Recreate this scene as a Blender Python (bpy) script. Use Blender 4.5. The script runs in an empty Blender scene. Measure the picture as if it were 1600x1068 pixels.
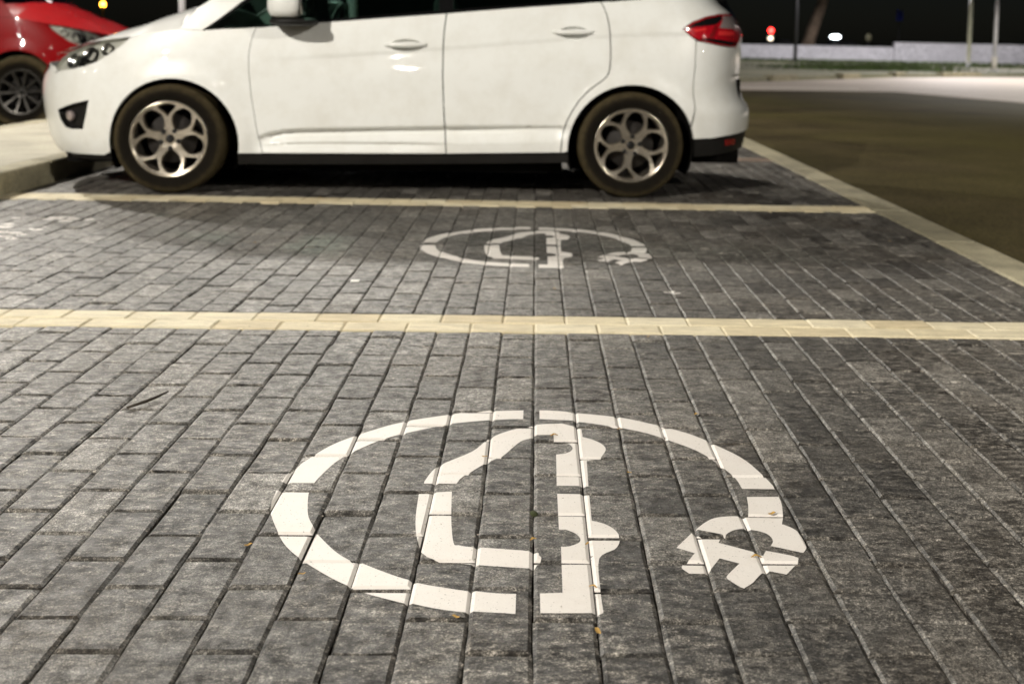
import bpy, bmesh, math, random
from mathutils import Vector, Matrix
from mathutils.geometry import delaunay_2d_cdt, tessellate_polygon

PI = math.pi
scene = bpy.context.scene
COL = scene.collection
rnd = random.Random(7)

# ------------------------------------------------------------------ camera
cam_d = bpy.data.cameras.new('camera')
cam = bpy.data.objects.new('camera', cam_d)
COL.objects.link(cam)
scene.camera = cam
F = Vector((0.0314, 0.9968, -0.0732)).normalized()
R = Vector((0.9993, -0.0300, 0.0208)).normalized()
U = R.cross(F).normalized()
R = F.cross(U).normalized()
cam.matrix_world = Matrix(((R.x, U.x, -F.x, 0), (R.y, U.y, -F.y, 0), (R.z, U.z, -F.z, 0.8978), (0, 0, 0, 1)))
CAM = Vector((0, 0, 0.8978))
FPX, CXP, CYP = 1784.5, 891.3, 199.8
cam_d.sensor_width = 36
cam_d.lens = FPX / 1600 * 36
cam_d.shift_x = (800 - CXP) / 1600
cam_d.shift_y = (CYP - 534) / 1600
cam_d.clip_start = 0.05
cam_d.clip_end = 2000
cam_d.dof.use_dof = True
cam_d.dof.focus_distance = 2.2
cam_d.dof.aperture_fstop = 4.4

# ------------------------------------------------------------------ night sky, faint moonlight, exposure
world = bpy.data.worlds.new('World')
scene.world = world
world.use_nodes = True
wn = world.node_tree
for n in list(wn.nodes):
    wn.nodes.remove(n)
w_out = wn.nodes.new('ShaderNodeOutputWorld')
w_bg = wn.nodes.new('ShaderNodeBackground')
w_sky = wn.nodes.new('ShaderNodeTexSky')
w_sky.sky_type = 'NISHITA'
w_sky.sun_disc = False
w_sky.sun_elevation = math.radians(38)
w_sky.sun_rotation = math.radians(-145)
w_bg.inputs['Strength'].default_value = 0.0010
wn.links.new(w_sky.outputs[0], w_bg.inputs['Color'])
wn.links.new(w_bg.outputs[0], w_out.inputs['Surface'])
sun_d = bpy.data.lights.new('moon', 'SUN')
sun_d.energy = 0.02
sun_d.angle = math.radians(0.5)
sun_d.color = (1, 0.95, 0.88)
sun = bpy.data.objects.new('moon', sun_d)
COL.objects.link(sun)
sun.rotation_euler = (math.radians(52), 0, math.radians(-35))

vs = scene.view_settings
vs.view_transform = 'Standard'
vs.look = 'None'
vs.exposure = 0.0
vs.gamma = 1.0
vs.use_curve_mapping = False
cy = scene.cycles
cy.use_denoising = True
cy.max_bounces = 8
cy.sample_clamp_indirect = 6
cy.caustics_reflective = False
cy.caustics_refractive = False

# ------------------------------------------------------------------ node helpers and materials
class NB:
    def __init__(s, name):
        s.m = bpy.data.materials.new(name)
        s.m.use_nodes = True
        s.t = s.m.node_tree
        s.p = s.t.nodes['Principled BSDF']
        s.out = s.t.nodes['Material Output']
    def n(s, typ, **kw):
        nd = s.t.nodes.new(typ)
        for k, v in kw.items():
            setattr(nd, k, v)
        return nd
    def l(s, a, b):
        s.t.links.new(a, b)
    def set(s, **kw):
        for k, v in kw.items():
            s.p.inputs[k.replace('_', ' ')].default_value = v
    def coord(s, kind='world', scale=(1, 1, 1)):
        if kind == 'world':
            o = s.n('ShaderNodeNewGeometry').outputs['Position']
        else:
            o = s.n('ShaderNodeTexCoord').outputs['Object']
        mp = s.n('ShaderNodeMapping')
        mp.inputs['Scale'].default_value = scale
        s.l(o, mp.inputs['Vector'])
        return mp.outputs[0]
    def noise(s, vec, scale, detail=4, rough=0.6, off=None):
        nd = s.n('ShaderNodeTexNoise')
        nd.inputs['Scale'].default_value = scale
        nd.inputs['Detail'].default_value = detail
        nd.inputs['Roughness'].default_value = rough
        if off is not None:
            ad = s.n('ShaderNodeVectorMath', operation='ADD')
            s.l(vec, ad.inputs[0]); s.l(off, ad.inputs[1])
            vec = ad.outputs[0]
        s.l(vec, nd.inputs['Vector'])
        return nd.outputs['Fac']
    def ramp(s, fac, stops):
        r = s.n('ShaderNodeValToRGB')
        e = r.color_ramp.elements
        while len(e) < len(stops):
            e.new(0.5)
        for el, (p, c) in zip(e, stops):
            el.position = p
            el.color = (c, c, c, 1) if not isinstance(c, tuple) else (*c, 1)
        s.l(fac, r.inputs[0])
        return r.outputs[0]
    def mix(s, fac, a, b, blend='MIX'):
        m = s.n('ShaderNodeMix', data_type='RGBA', blend_type=blend)
        for i, v in ((0, fac), (6, a), (7, b)):
            sock = m.inputs[i]
            if isinstance(v, (int, float)):
                sock.default_value = float(v) if i == 0 else (v, v, v, 1)
            elif isinstance(v, tuple):
                sock.default_value = (*v, 1)
            else:
                s.l(v, sock)
        return m.outputs[2]
    def math(s, op, a, b=0.0, clamp=False):
        m = s.n('ShaderNodeMath', operation=op, use_clamp=clamp)
        for sock, v in zip(m.inputs, (a, b)):
            if isinstance(v, (int, float)):
                sock.default_value = v
            else:
                s.l(v, sock)
        return m.outputs[0]
    def bump(s, h, dist, strength=1.0, prev=None):
        b = s.n('ShaderNodeBump')
        b.inputs['Distance'].default_value = dist
        b.inputs['Strength'].default_value = strength
        s.l(h, b.inputs['Height'])
        if prev is not None:
            s.l(prev, b.inputs['Normal'])
        return b.outputs[0]

def simple(name, col, rough=0.5, metal=0.0, spec=0.5, coat=0.0, coat_r=0.03, var=0.0, vscale=8, bump=0.0, bscale=60, space='world'):
    b = NB(name)
    b.set(Base_Color=(*col, 1), Roughness=rough, Metallic=metal, Specular_IOR_Level=spec, Coat_Weight=coat, Coat_Roughness=coat_r)
    if var or bump:
        v = b.coord(space)
        if var:
            f = b.noise(v, vscale, 5, 0.65)
            r = b.ramp(f, [(0.3, 1 - var), (0.7, 1 + var)])
            b.l(b.mix(1.0, tuple(col), r, 'MULTIPLY'), b.p.inputs['Base Color'])
        if bump:
            b.l(b.bump(b.noise(v, bscale, 4, 0.7), bump), b.p.inputs['Normal'])
    return b.m

def emit(name, col, strength):
    b = NB(name)
    b.set(Base_Color=(0.02, 0.02, 0.02, 1), Emission_Color=(*col, 1), Emission_Strength=strength, Roughness=0.4)
    return b.m

def mat_brick():
    b = NB('dark_concrete_brick')
    v = b.coord('world')
    oi = b.n('ShaderNodeObjectInfo').outputs['Random']
    at = b.n('ShaderNodeAttribute', attribute_name='tint').outputs['Fac']
    rr = b.math('FRACT', b.math('ADD', oi, at))
    comb = b.n('ShaderNodeCombineXYZ')
    b.l(b.math('MULTIPLY', rr, 37.0), comb.inputs[0]); b.l(b.math('MULTIPLY', rr, 91.0), comb.inputs[1])
    off = comb.outputs[0]
    tone = b.ramp(rr, [(0.0, (0.010, 0.008, 0.0065)), (0.09, (0.011, 0.0098, 0.0084)), (0.22, (0.020, 0.0184, 0.0162)), (0.5, (0.032, 0.0297, 0.0264)), (0.80, (0.052, 0.0487, 0.0434)), (1.0, (0.100, 0.094, 0.084))])
    mott = b.noise(v, 24, 8, 0.72, off)
    c = b.mix(1.0, tone, b.ramp(mott, [(0.32, 0.36), (0.45, 0.80), (0.54, 1.12), (0.68, 2.2)]), 'MULTIPLY')
    # lime bloom in drawn-out smears, heavier in some places than others
    sm = b.n('ShaderNodeMapping'); sm.inputs['Scale'].default_value = (1.0, 2.2, 1.0); sm.inputs['Rotation'].default_value = (0, 0, 0.35); b.l(v, sm.inputs[0])
    bl = b.noise(sm.outputs[0], 24, 8, 0.78, off)
    big = b.noise(v, 1.1, 3, 0.5)
    blm = b.math('MULTIPLY', b.ramp(bl, [(0.46, 0.0), (0.56, 0.45), (0.67, 1.0)]), b.ramp(big, [(0.34, 0.25), (0.58, 1.0)]))
    c = b.mix(blm, c, (0.25, 0.23, 0.20))
    # dark damp stains
    st = b.noise(v, 5.5, 5, 0.62, off)
    c = b.mix(b.ramp(st, [(0.56, 0.0), (0.68, 0.75)]), c, (0.010, 0.0082, 0.0062))
    # brownish staining
    wide = b.noise(v, 2.2, 4, 0.55)
    c = b.mix(b.ramp(wide, [(0.48, 0.0), (0.7, 0.35)]), c, (0.034, 0.024, 0.014))
    # grit: light and dark grains
    gr = b.noise(v, 330, 3, 0.7)
    c = b.mix(1.0, c, b.ramp(gr, [(0.36, 0.30), (0.5, 1.0), (0.64, 2.6)]), 'MULTIPLY')
    g2 = b.noise(v, 125, 3, 0.75)
    c = b.mix(1.0, c, b.ramp(g2, [(0.37, 0.45), (0.5, 1.0), (0.63, 1.8)]), 'MULTIPLY')
    sp = b.noise(v, 130, 2, 0.6)
    c = b.mix(b.ramp(sp, [(0.665, 0.0), (0.72, 0.8)]), c, (0.26, 0.245, 0.22))
    b.l(c, b.p.inputs['Base Color'])
    b.l(b.ramp(mott, [(0.36, 0.62), (0.64, 0.44)]), b.p.inputs['Roughness'])
    b.l(b.ramp(mott, [(0.33, 0.16), (0.5, 0.42), (0.68, 0.70)]), b.p.inputs['Specular IOR Level'])
    n1 = b.bump(b.noise(v, 34, 6, 0.68, off), 0.0026)
    n2 = b.bump(b.noise(v, 240, 4, 0.75), 0.0010, 1.0, n1)
    b.l(n2, b.p.inputs['Normal'])
    return b.m

def mat_yellow_brick():
    b = NB('yellow_concrete_brick')
    v = b.coord('world')
    oi = b.n('ShaderNodeObjectInfo').outputs['Random']
    tone = b.ramp(oi, [(0, (0.56, 0.47, 0.30)), (0.5, (0.64, 0.56, 0.38)), (1, (0.68, 0.61, 0.44))])
    sm = b.n('ShaderNodeMapping'); sm.inputs['Scale'].default_value = (1.0, 3.0, 1.0); b.l(v, sm.inputs[0])
    c = b.mix(1.0, tone, b.ramp(b.noise(sm.outputs[0], 9, 6, 0.65), [(0.3, 0.72), (0.65, 1.08)]), 'MULTIPLY')
    c = b.mix(b.ramp(b.noise(v, 24, 5, 0.7), [(0.58, 0.0), (0.75, 0.45)]), c, (0.34, 0.25, 0.13))
    c = b.mix(1.0, c, b.ramp(b.noise(v, 380, 2), [(0.3, 0.8), (0.7, 1.15)]), 'MULTIPLY')
    b.l(c, b.p.inputs['Base Color'])
    b.set(Roughness=0.7)
    b.l(b.bump(b.noise(v, 240, 3, 0.7), 0.0004), b.p.inputs['Normal'])
    return b.m

def mat_paint_mark():
    b = NB('white_road_paint')
    v = b.coord('world')
    c = b.mix(b.ramp(b.noise(v, 11, 6, 0.7), [(0.45, 0.0), (0.8, 0.5)]), (0.66, 0.625, 0.585), (0.58, 0.525, 0.47))
    c = b.mix(b.ramp(b.noise(v, 70, 4, 0.7), [(0.68, 0.0), (0.76, 0.5)]), c, (0.50, 0.40, 0.27))
    c = b.mix(b.ramp(b.noise(v, 210, 2, 0.6), [(0.70, 0.0), (0.76, 0.7)]), c, (0.40, 0.36, 0.31))
    b.l(c, b.p.inputs['Base Color'])
    b.set(Roughness=0.5, Specular_IOR_Level=0.45)
    pit = b.math('MULTIPLY', b.ramp(b.noise(v, 230, 3, 0.7), [(0.30, 0.0), (0.345, 1.0)]), b.ramp(b.noise(v, 45, 5, 0.75), [(0.285, 0.0), (0.315, 1.0)]))
    b.l(pit, b.p.inputs['Alpha'])
    n1 = b.bump(b.noise(v, 60, 4, 0.6), 0.0007)
    b.l(b.bump(b.noise(v, 300, 3, 0.7), 0.0003, 1.0, n1), b.p.inputs['Normal'])
    return b.m

def mat_ground(name, col, rough, grain=300, blotch=1.0, gb=0.0008, contrast=0.35, spec=0.5, tint2=None, each=0.0):
    b = NB(name)
    v = b.coord('world')
    c = b.mix(1.0, tuple(col), b.ramp(b.noise(v, blotch, 6, 0.6), [(0.3, 1 - contrast), (0.7, 1 + contrast)]), 'MULTIPLY')
    if tint2:
        c = b.mix(b.ramp(b.noise(v, blotch * 0.35, 3), [(0.4, 0.0), (0.65, 0.8)]), c, tuple(tint2))
    if each:
        c = b.mix(1.0, c, b.ramp(b.n('ShaderNodeObjectInfo').outputs['Random'], [(0.0, 1 - each), (1.0, 1 + each * 0.6)]), 'MULTIPLY')
        c = b.mix(b.ramp(b.noise(v, 9, 5, 0.7), [(0.54, 0.0), (0.72, 0.6)]), c, tuple(x * 0.35 for x in col))
    c = b.mix(1.0, c, b.ramp(b.noise(v, grain, 2, 0.6), [(0.3, 0.5), (0.7, 1.6)]), 'MULTIPLY')
    b.l(c, b.p.inputs['Base Color'])
    b.set(Roughness=rough, Specular_IOR_Level=spec)
    b.l(b.bump(b.noise(v, grain * 0.6, 3, 0.7), gb), b.p.inputs['Normal'])
    return b.m

def mat_car(name, col, dirt=(0.40, 0.36, 0.27), dust=0.3, spec=0.5):
    b = NB(name)
    v = b.coord('object')
    f = b.ramp(b.noise(v, 6, 7, 0.72), [(0.42, 0.0), (0.8, dust)])
    c = b.mix(f, tuple(col), dirt)
    b.l(c, b.p.inputs['Base Color'])
    b.set(Roughness=0.38, Specular_IOR_Level=spec, Coat_Weight=1.0, Coat_Roughness=0.035)
    b.l(b.bump(b.noise(v, 5, 2, 0.4), 0.0012), b.p.inputs['Coat Normal'])
    return b.m

def mat_glass(name, tint, rough=0.02):
    b = NB(name)
    b.set(Base_Color=(*tint, 1), Roughness=rough, Transmission_Weight=1.0, IOR=1.45)
    # thin pane: straight-through tint plus mirror reflection
    gl = b.n('ShaderNodeBsdfGlossy'); gl.inputs['Roughness'].default_value = rough
    tr = b.n('ShaderNodeBsdfTransparent'); tr.inputs['Color'].default_value = (*tint, 1)
    fr = b.n('ShaderNodeFresnel'); fr.inputs['IOR'].default_value = 1.5
    mx = b.n('ShaderNodeMixShader')
    b.l(fr.outputs[0], mx.inputs[0]); b.l(tr.outputs[0], mx.inputs[1]); b.l(gl.outputs[0], mx.inputs[2])
    b.l(mx.outputs[0], b.out.inputs['Surface'])
    return b.m

def mat_tyre():
    b = NB('dusty_tyre_rubber')
    v = b.coord('object')
    sep = b.n('ShaderNodeSeparateXYZ'); b.l(v, sep.inputs[0])
    r = b.math('SQRT', b.math('ADD', b.math('MULTIPLY', sep.outputs['X'], sep.outputs['X']), b.math('MULTIPLY', sep.outputs['Z'], sep.outputs['Z'])))
    band = b.ramp(b.math('MULTIPLY', r, 2.0), [(0.44, 0.12), (0.48, 0.05), (0.535, 0.12), (0.580, 0.65), (0.615, 1.0)])
    f = b.math('MULTIPLY', band, b.ramp(b.noise(v, 26, 6, 0.7), [(0.25, 0.35), (0.7, 1.0)]))
    c = b.mix(f, (0.0045, 0.004, 0.0035), (0.070, 0.055, 0.029))
    b.l(c, b.p.inputs['Base Color'])
    b.set(Roughness=0.8, Specular_IOR_Level=0.03)
    b.l(b.bump(b.noise(v, 180, 3), 0.0004), b.p.inputs['Normal'])
    return b.m

M = {}
M['brick'] = mat_brick()
M['ybrick'] = mat_yellow_brick()
M['mark'] = mat_paint_mark()
M['sand'] = mat_ground('joint_sand', (0.022, 0.018, 0.013), 0.9, 350, 6, 0.0015, 0.4, 0.1)
M['joint_highlight'] = mat_ground('painted_joint_highlight', (0.40, 0.34, 0.22), 0.9, 300, 6, 0.0008, 0.3, 0.2)  # joint fill coloured pale to paint in the highlights along the yellow joints
M['wornbrick'] = mat_ground('dull_bay_brick', (0.20, 0.145, 0.11), 0.8, 200, 5, 0.0006, 0.35, 0.3)
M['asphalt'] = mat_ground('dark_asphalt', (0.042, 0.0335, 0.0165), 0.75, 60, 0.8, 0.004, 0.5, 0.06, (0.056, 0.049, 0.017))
M['kerbstone'] = mat_ground('kerb_concrete', (0.25, 0.225, 0.15), 0.8, 200, 4, 0.0006, 0.3, each=0.22)
M['island'] = mat_ground('island_concrete', (0.27, 0.25, 0.19), 0.8, 180, 3, 0.0006, 0.22)
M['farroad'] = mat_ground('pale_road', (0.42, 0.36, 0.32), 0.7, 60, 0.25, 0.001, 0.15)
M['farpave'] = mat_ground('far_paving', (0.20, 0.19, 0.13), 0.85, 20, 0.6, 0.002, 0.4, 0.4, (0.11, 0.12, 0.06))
M['earth'] = mat_ground('dark_earth', (0.03, 0.028, 0.02), 0.95, 20, 0.5, 0.002, 0.4)
M['grass'] = mat_ground('grass_blades', (0.045, 0.075, 0.016), 0.8, 8, 0.7, 0.0, 0.45)
M['wall'] = mat_ground('white_rendered_wall', (0.70, 0.69, 0.72), 0.85, 12, 0.5, 0.001, 0.08)
M['white'] = mat_car('white_car_paint', (0.71, 0.715, 0.69))
M['red'] = mat_car('red_car_paint', (0.22, 0.0012, 0.003), (0.04, 0.02, 0.015), 0.2, 0.08)
M['dark'] = mat_car('dark_car_paint', (0.02, 0.02, 0.022), (0.05, 0.05, 0.05), 0.2)
M['black'] = simple('black_trim_plastic', (0.008, 0.0075, 0.007), 0.5, var=0.3, spec=0.2)
M['gloss'] = simple('gloss_black', (0.006, 0.006, 0.006), 0.12, coat=0.6)
M['seal'] = simple('rubber_seal', (0.010, 0.010, 0.010), 0.6)
M['liner'] = simple('wheel_arch_felt', (0.006, 0.0055, 0.005), 0.95, var=0.3, spec=0.05)
M['chrome'] = simple('chrome', (0.75, 0.74, 0.72), 0.12, metal=1.0)
M['alloy'] = simple('silver_alloy', (0.56, 0.50, 0.41), 0.22, metal=0.92, var=0.12, vscale=12, space='object')
M['alloy2'] = simple('dull_alloy', (0.045, 0.042, 0.038), 0.4, metal=0.8, space='object', var=0.15)
M['steel'] = simple('brake_steel', (0.022, 0.019, 0.017), 0.6, metal=0.3, var=0.3, vscale=15, space='object')
M['tyre'] = mat_tyre()
M['glass'] = mat_glass('green_tinted_glass', (0.30, 0.42, 0.37))
M['lens'] = mat_glass('clear_lens', (0.93, 0.93, 0.93))
M['redlens'] = simple('red_lamp_lens', (0.36, 0.005, 0.012), 0.10, coat=1.0)
M['reddeep'] = simple('red_reflector', (0.18, 0.004, 0.006), 0.25, coat=0.5)
M['redglow'] = simple('bright_red_lens', (0.62, 0.03, 0.03), 0.12, coat=1.0)
M['palelens'] = simple('smoked_clear_lens', (0.30, 0.25, 0.24), 0.15, coat=1.0, metal=0.3)
M['bowl'] = simple('satin_lamp_housing', (0.50, 0.50, 0.44), 0.35, metal=0.2)
M['seat'] = simple('charcoal_seat_cloth', (0.030, 0.034, 0.032), 0.9, var=0.3)
M['galv'] = simple('galvanised_steel', (0.76, 0.75, 0.80), 0.55, metal=0.1, var=0.15, vscale=5)
M['postdark'] = simple('dark_painted_post', (0.022, 0.022, 0.024), 0.5)
M['postwhite'] = simple('white_post_sleeve', (0.80, 0.76, 0.70), 0.6)
M['blue'] = simple('blue_sign_face', (0.012, 0.030, 0.33), 0.4)
M['bark'] = mat_ground('tree_bark', (0.13, 0.095, 0.065), 0.9, 9, 1.5, 0.02, 0.4)
M['leaf'] = simple('dark_leaves', (0.05, 0.052, 0.02), 0.7, var=0.4, vscale=2)
M['dryleaf'] = simple('dry_yellow_leaf', (0.36, 0.22, 0.055), 0.7, var=0.35, vscale=60)
M['twig'] = simple('dark_twig', (0.03, 0.022, 0.014), 0.9)
M['chip'] = simple('white_paint_chip', (0.75, 0.73, 0.70), 0.6)
M['gritstone'] = simple('pale_grit', (0.30, 0.27, 0.23), 0.8, var=0.6, vscale=90)
M['moss'] = simple('dark_moss', (0.030, 0.036, 0.010), 0.95, var=0.4, vscale=200)

# ------------------------------------------------------------------ object helpers
def mesh_obj(name, verts, faces, mat, parent=None, smooth=False, mats=None, fmat=None):
    me = bpy.data.meshes.new(name)
    me.from_pydata(verts, [], faces)
    for m in (mats or [mat]):
        me.materials.append(m)
    if fmat:
        me.polygons.foreach_set('material_index', fmat)
    if smooth:
        me.polygons.foreach_set('use_smooth', [True] * len(me.polygons))
    me.update()
    o = bpy.data.objects.new(name, me)
    COL.objects.link(o)
    if parent:
        o.parent = parent
    return o

def bm_obj(name, bm, mat, parent=None, smooth=False, mats=None):
    me = bpy.data.meshes.new(name)
    bmesh.ops.recalc_face_normals(bm, faces=bm.faces)
    bm.to_mesh(me); bm.free()
    for m in (mats or [mat]):
        me.materials.append(m)
    if smooth:
        me.polygons.foreach_set('use_smooth', [True] * len(me.polygons))
    o = bpy.data.objects.new(name, me)
    COL.objects.link(o)
    if parent:
        o.parent = parent
    return o

def thing(name, label, cat, loc=(0, 0, 0), rotz=0.0, group=None):
    o = bpy.data.objects.new(name, None)
    COL.objects.link(o)
    o.empty_display_size = 0.2
    o.location = loc
    o.rotation_euler = (0, 0, rotz)
    return tag(o, label, cat, group)

def tag(o, label, cat, group=None):
    o['label'] = label
    o['category'] = cat
    if group:
        o['group'] = group
    return o

def struct(o):
    o['kind'] = 'structure'
    return o

def add_box(bm, x0, x1, y0, y1, z0, z1, bev=0.0):
    r = bmesh.ops.create_cube(bm, size=1.0)
    vs_ = r['verts']
    for v in vs_:
        v.co = Vector(((x0 + x1) / 2 + v.co.x * (x1 - x0), (y0 + y1) / 2 + v.co.y * (y1 - y0), (z0 + z1) / 2 + v.co.z * (z1 - z0)))
    if bev:
        es = list({e for v in vs_ for e in v.link_edges})
        bmesh.ops.bevel(bm, geom=es, offset=bev, segments=2, affect='EDGES', profile=0.5)

def add_tube(bm, pts, rads, seg=12, cap=True):
    pts = [Vector(p) for p in pts]
    rings = []
    for i, p in enumerate(pts):
        d = (pts[min(i + 1, len(pts) - 1)] - pts[max(i - 1, 0)]).normalized()
        a = d.cross(Vector((0, 0, 1)))
        if a.length < 0.05:
            a = d.cross(Vector((0, 1, 0)))
        a.normalize(); b = d.cross(a)
        r = rads[i] if isinstance(rads, (list, tuple)) else rads
        rings.append([bm.verts.new(p + (a * math.cos(t) + b * math.sin(t)) * r) for t in [2 * PI * k / seg for k in range(seg)]])
    for r0, r1 in zip(rings, rings[1:]):
        for k in range(seg):
            bm.faces.new((r0[k], r0[(k + 1) % seg], r1[(k + 1) % seg], r1[k]))
    if cap:
        bm.faces.new(rings[0][::-1]); bm.faces.new(rings[-1])

def tube_obj(name, pts, rads, mat, parent=None, seg=12):
    bm = bmesh.new()
    add_tube(bm, pts, rads, seg)
    return bm_obj(name, bm, mat, parent, True)

def box_obj(name, x0, x1, y0, y1, z0, z1, mat, parent=None, bev=0.0):
    bm = bmesh.new()
    add_box(bm, x0, x1, y0, y1, z0, z1, bev)
    return bm_obj(name, bm, mat, parent)

def lathe_obj(name, prof, mat, parent=None, seg=40, axis='y'):
    # prof: (radius, offset along axis)
    v, f = [], []
    for r, h in prof:
        for k in range(seg):
            t = 2 * PI * k / seg
            v.append((r * math.cos(t), h, r * math.sin(t)) if axis == 'y' else (r * math.cos(t), r * math.sin(t), h))
    for i in range(len(prof) - 1):
        for k in range(seg):
            a, b = i * seg + k, i * seg + (k + 1) % seg
            f.append((a, b, b + seg, a + seg))
    o = mesh_obj(name, v, f, mat, parent, True)
    return o

def sheet(name, x0, x1, y0, y1, z, mat, parent=None, nx=1, ny=1):
    v = [(x0 + (x1 - x0) * i / nx, y0 + (y1 - y0) * j / ny, z) for j in range(ny + 1) for i in range(nx + 1)]
    f = [(j * (nx + 1) + i, j * (nx + 1) + i + 1, (j + 1) * (nx + 1) + i + 1, (j + 1) * (nx + 1) + i) for j in range(ny) for i in range(nx)]
    return mesh_obj(name, v, f, mat, parent)

def poly_sheet(name, pts, z0, z1, mat, parent=None):
    # prism of a ground polygon
    n = len(pts)
    v = [(x, y, z1) for x, y in pts] + [(x, y, z0) for x, y in pts]
    f = [tuple(range(n))] + [(i, i + n, (i + 1) % n + n, (i + 1) % n) for i in range(n)]
    return mesh_obj(name, v, f, mat, parent)

def project(p):
    d = Vector(p) - CAM
    z = d.dot(F)
    return CXP + FPX * d.dot(R) / z, CYP - FPX * d.dot(U) / z, z
# ------------------------------------------------------------------ ground, roads, kerbs, island
X0, Y0 = 0.0116, 1.7258          # lateral and lengthwise phase of the paving
KX = 1.9096                      # inner edge of the edging strip
IX = -2.93                       # right face of the island
struct(sheet('ground', -300, 300, -60, 500, -0.12, M['earth']))
def zpave(z):
    return z
struct(poly_sheet('road', [(KX + 0.20, -20), (60, -20), (60, 14), (26, 18.0), (9.0, 20.7), (7.96, 25.0), (4.5, 24.4), (KX + 0.2, 24.6), (-40, 24.6), (-40, 13.6), (KX + 0.2, 13.6)], -0.10, -0.012, M['asphalt']))
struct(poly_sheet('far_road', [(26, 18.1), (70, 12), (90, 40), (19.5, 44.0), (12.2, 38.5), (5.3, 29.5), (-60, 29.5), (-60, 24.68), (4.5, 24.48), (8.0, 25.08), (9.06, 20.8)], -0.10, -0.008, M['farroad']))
struct(poly_sheet('light_trail_strip', [(4.4, 25.6), (7.4, 25.9), (7.5, 26.4), (4.4, 26.1)], -0.007, -0.003, M['mark']))  # white strip painting in the light trail on the far road
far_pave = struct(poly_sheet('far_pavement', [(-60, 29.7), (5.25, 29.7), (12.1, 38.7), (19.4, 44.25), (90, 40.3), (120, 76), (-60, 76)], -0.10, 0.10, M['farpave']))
# paler slabs and grass patches on the far verge
for pts, z in (([(13.5, 52), (19.0, 52), (20.5, 56.5), (14.2, 56)], 0.112), ([(24.0, 46), (34, 45), (36, 48.5), (25, 49)], 0.112)):
    struct(poly_sheet('concrete_slab', pts, 0.09, z, M['island']))
for (x, y, lx) in ((6.9, 31.9, 1.5), (9.8, 35.6, 1.3), (12.5, 39.2, 0.9), (15.5, 41.4, 2.4), (20.5, 44.4, 2.2), (25, 43.9, 3.0), (31, 43.6, 2.4), (38, 43.2, 3.0)):
    o = struct(box_obj('far_kerb', -lx / 2, lx / 2, -0.15, 0.15, -0.10, 0.16, M['kerbstone'], None, 0.02))
    o.location = (x, y, 0)
    o.rotation_euler = (0, 0, math.atan2(6.8, 5.5) if x < 13 else (math.atan2(5.4, 7.3) if x < 18 else -0.06))

def grass_strip(name, quads, n, seed):
    rg = random.Random(seed)
    v, f = [], []
    for i in range(n):
        (ax, ay), (bx, by), w = rg.choice(quads)
        t = rg.random()
        x = ax + (bx - ax) * t + rg.gauss(0, w * 0.3)
        y = ay + (by - ay) * t + rg.gauss(0, w * 0.5)
        h = rg.uniform(0.06, 0.24)
        a = rg.uniform(0, PI)
        dx, dy = math.cos(a) * 0.025, math.sin(a) * 0.025
        lx, ly = rg.gauss(0, 0.06), rg.gauss(0, 0.06)
        k = len(v)
        v += [(x - dx, y - dy, 0.09), (x + dx, y + dy, 0.09), (x + lx, y + ly, 0.09 + h)]
        f.append((k, k + 1, k + 2))
    o = mesh_obj(name, v, f, M['grass'])
    o['kind'] = 'stuff'
    o['label'] = 'rough short grass growing along the foot of the white wall and verge'
    return o
grass_strip('grass', [((8, 73), (26, 73), 5), ((26, 74), (60, 74), 4), ((11, 46), (17, 49), 3.5), ((14, 60), (34, 58), 2.5)], 15000, 5)

# ------------------------------------------------------------------ brick paving
paving = struct(sheet('brick_pavement', IX, KX, 0.2, 13.4, -0.0110, M['sand']))
GAP, CH, CHZ = 0.0022, 0.0060, 0.0036
BAYS = [(0.35, 3.5051), (3.7203, 6.2505), (6.4672, 8.995), (9.212, 11.74)]
mesh_cache = {}
def brick_data(lx, ly, var, seed):
    """chamfered, slightly ragged paving brick, top at z = 0, centred"""
    rg = random.Random(seed * 131 + var)
    hx, hy = lx / 2, ly / 2
    def ring(ix, iy, z, j):
        p = []
        long_y = ly >= lx
        ts = [(-1, -1), (0, -1), (1, -1), (1, -0.33), (1, 0.33), (1, 1), (0, 1), (-1, 1), (-1, 0.33), (-1, -0.33)] if long_y else \
             [(-1, -1), (-0.33, -1), (0.33, -1), (1, -1), (1, 0), (1, 1), (0.33, 1), (-0.33, 1), (-1, 1), (-1, 0)]
        for a, b in ts:
            p.append(((hx - ix) * a + rg.gauss(0, j), (hy - iy) * b + rg.gauss(0, j), z + rg.gauss(0, j * 0.35)))
        return p
    top = ring(CH, CH, 0.0, 0.0006)
    edge = ring(0, 0, -CHZ, 0.0007)
    bot = [(x * 0.995, y * 0.998, -0.05) for x, y, z in edge]
    v = top + edge + bot
    n = 10
    f = [tuple(range(n))]
    for a, b in ((0, n), (n, 2 * n)):
        for k in range(n):
            f.append((a + k, b + k, b + (k + 1) % n, a + (k + 1) % n))
    return v, f
def brick_mesh(lx, ly, var, mat, name):
    key = (round(lx, 3), round(ly, 3), var, name)
    if key not in mesh_cache:
        v, f = brick_data(key[0], key[1], var, int(ly * 1000))
        me = bpy.data.meshes.new(name)
        me.from_pydata(v, [], f)
        me.materials.append(mat)
        me.update()
        mesh_cache[key] = me
    return mesh_cache[key]
bricks = []       # (cx, cy, lx, ly, z, tx, ty, tint)
rb = random.Random(11)
col0 = int(math.floor((IX - X0) / 0.1)) + 1
ncol = int(round((KX - X0) / 0.1))
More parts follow.
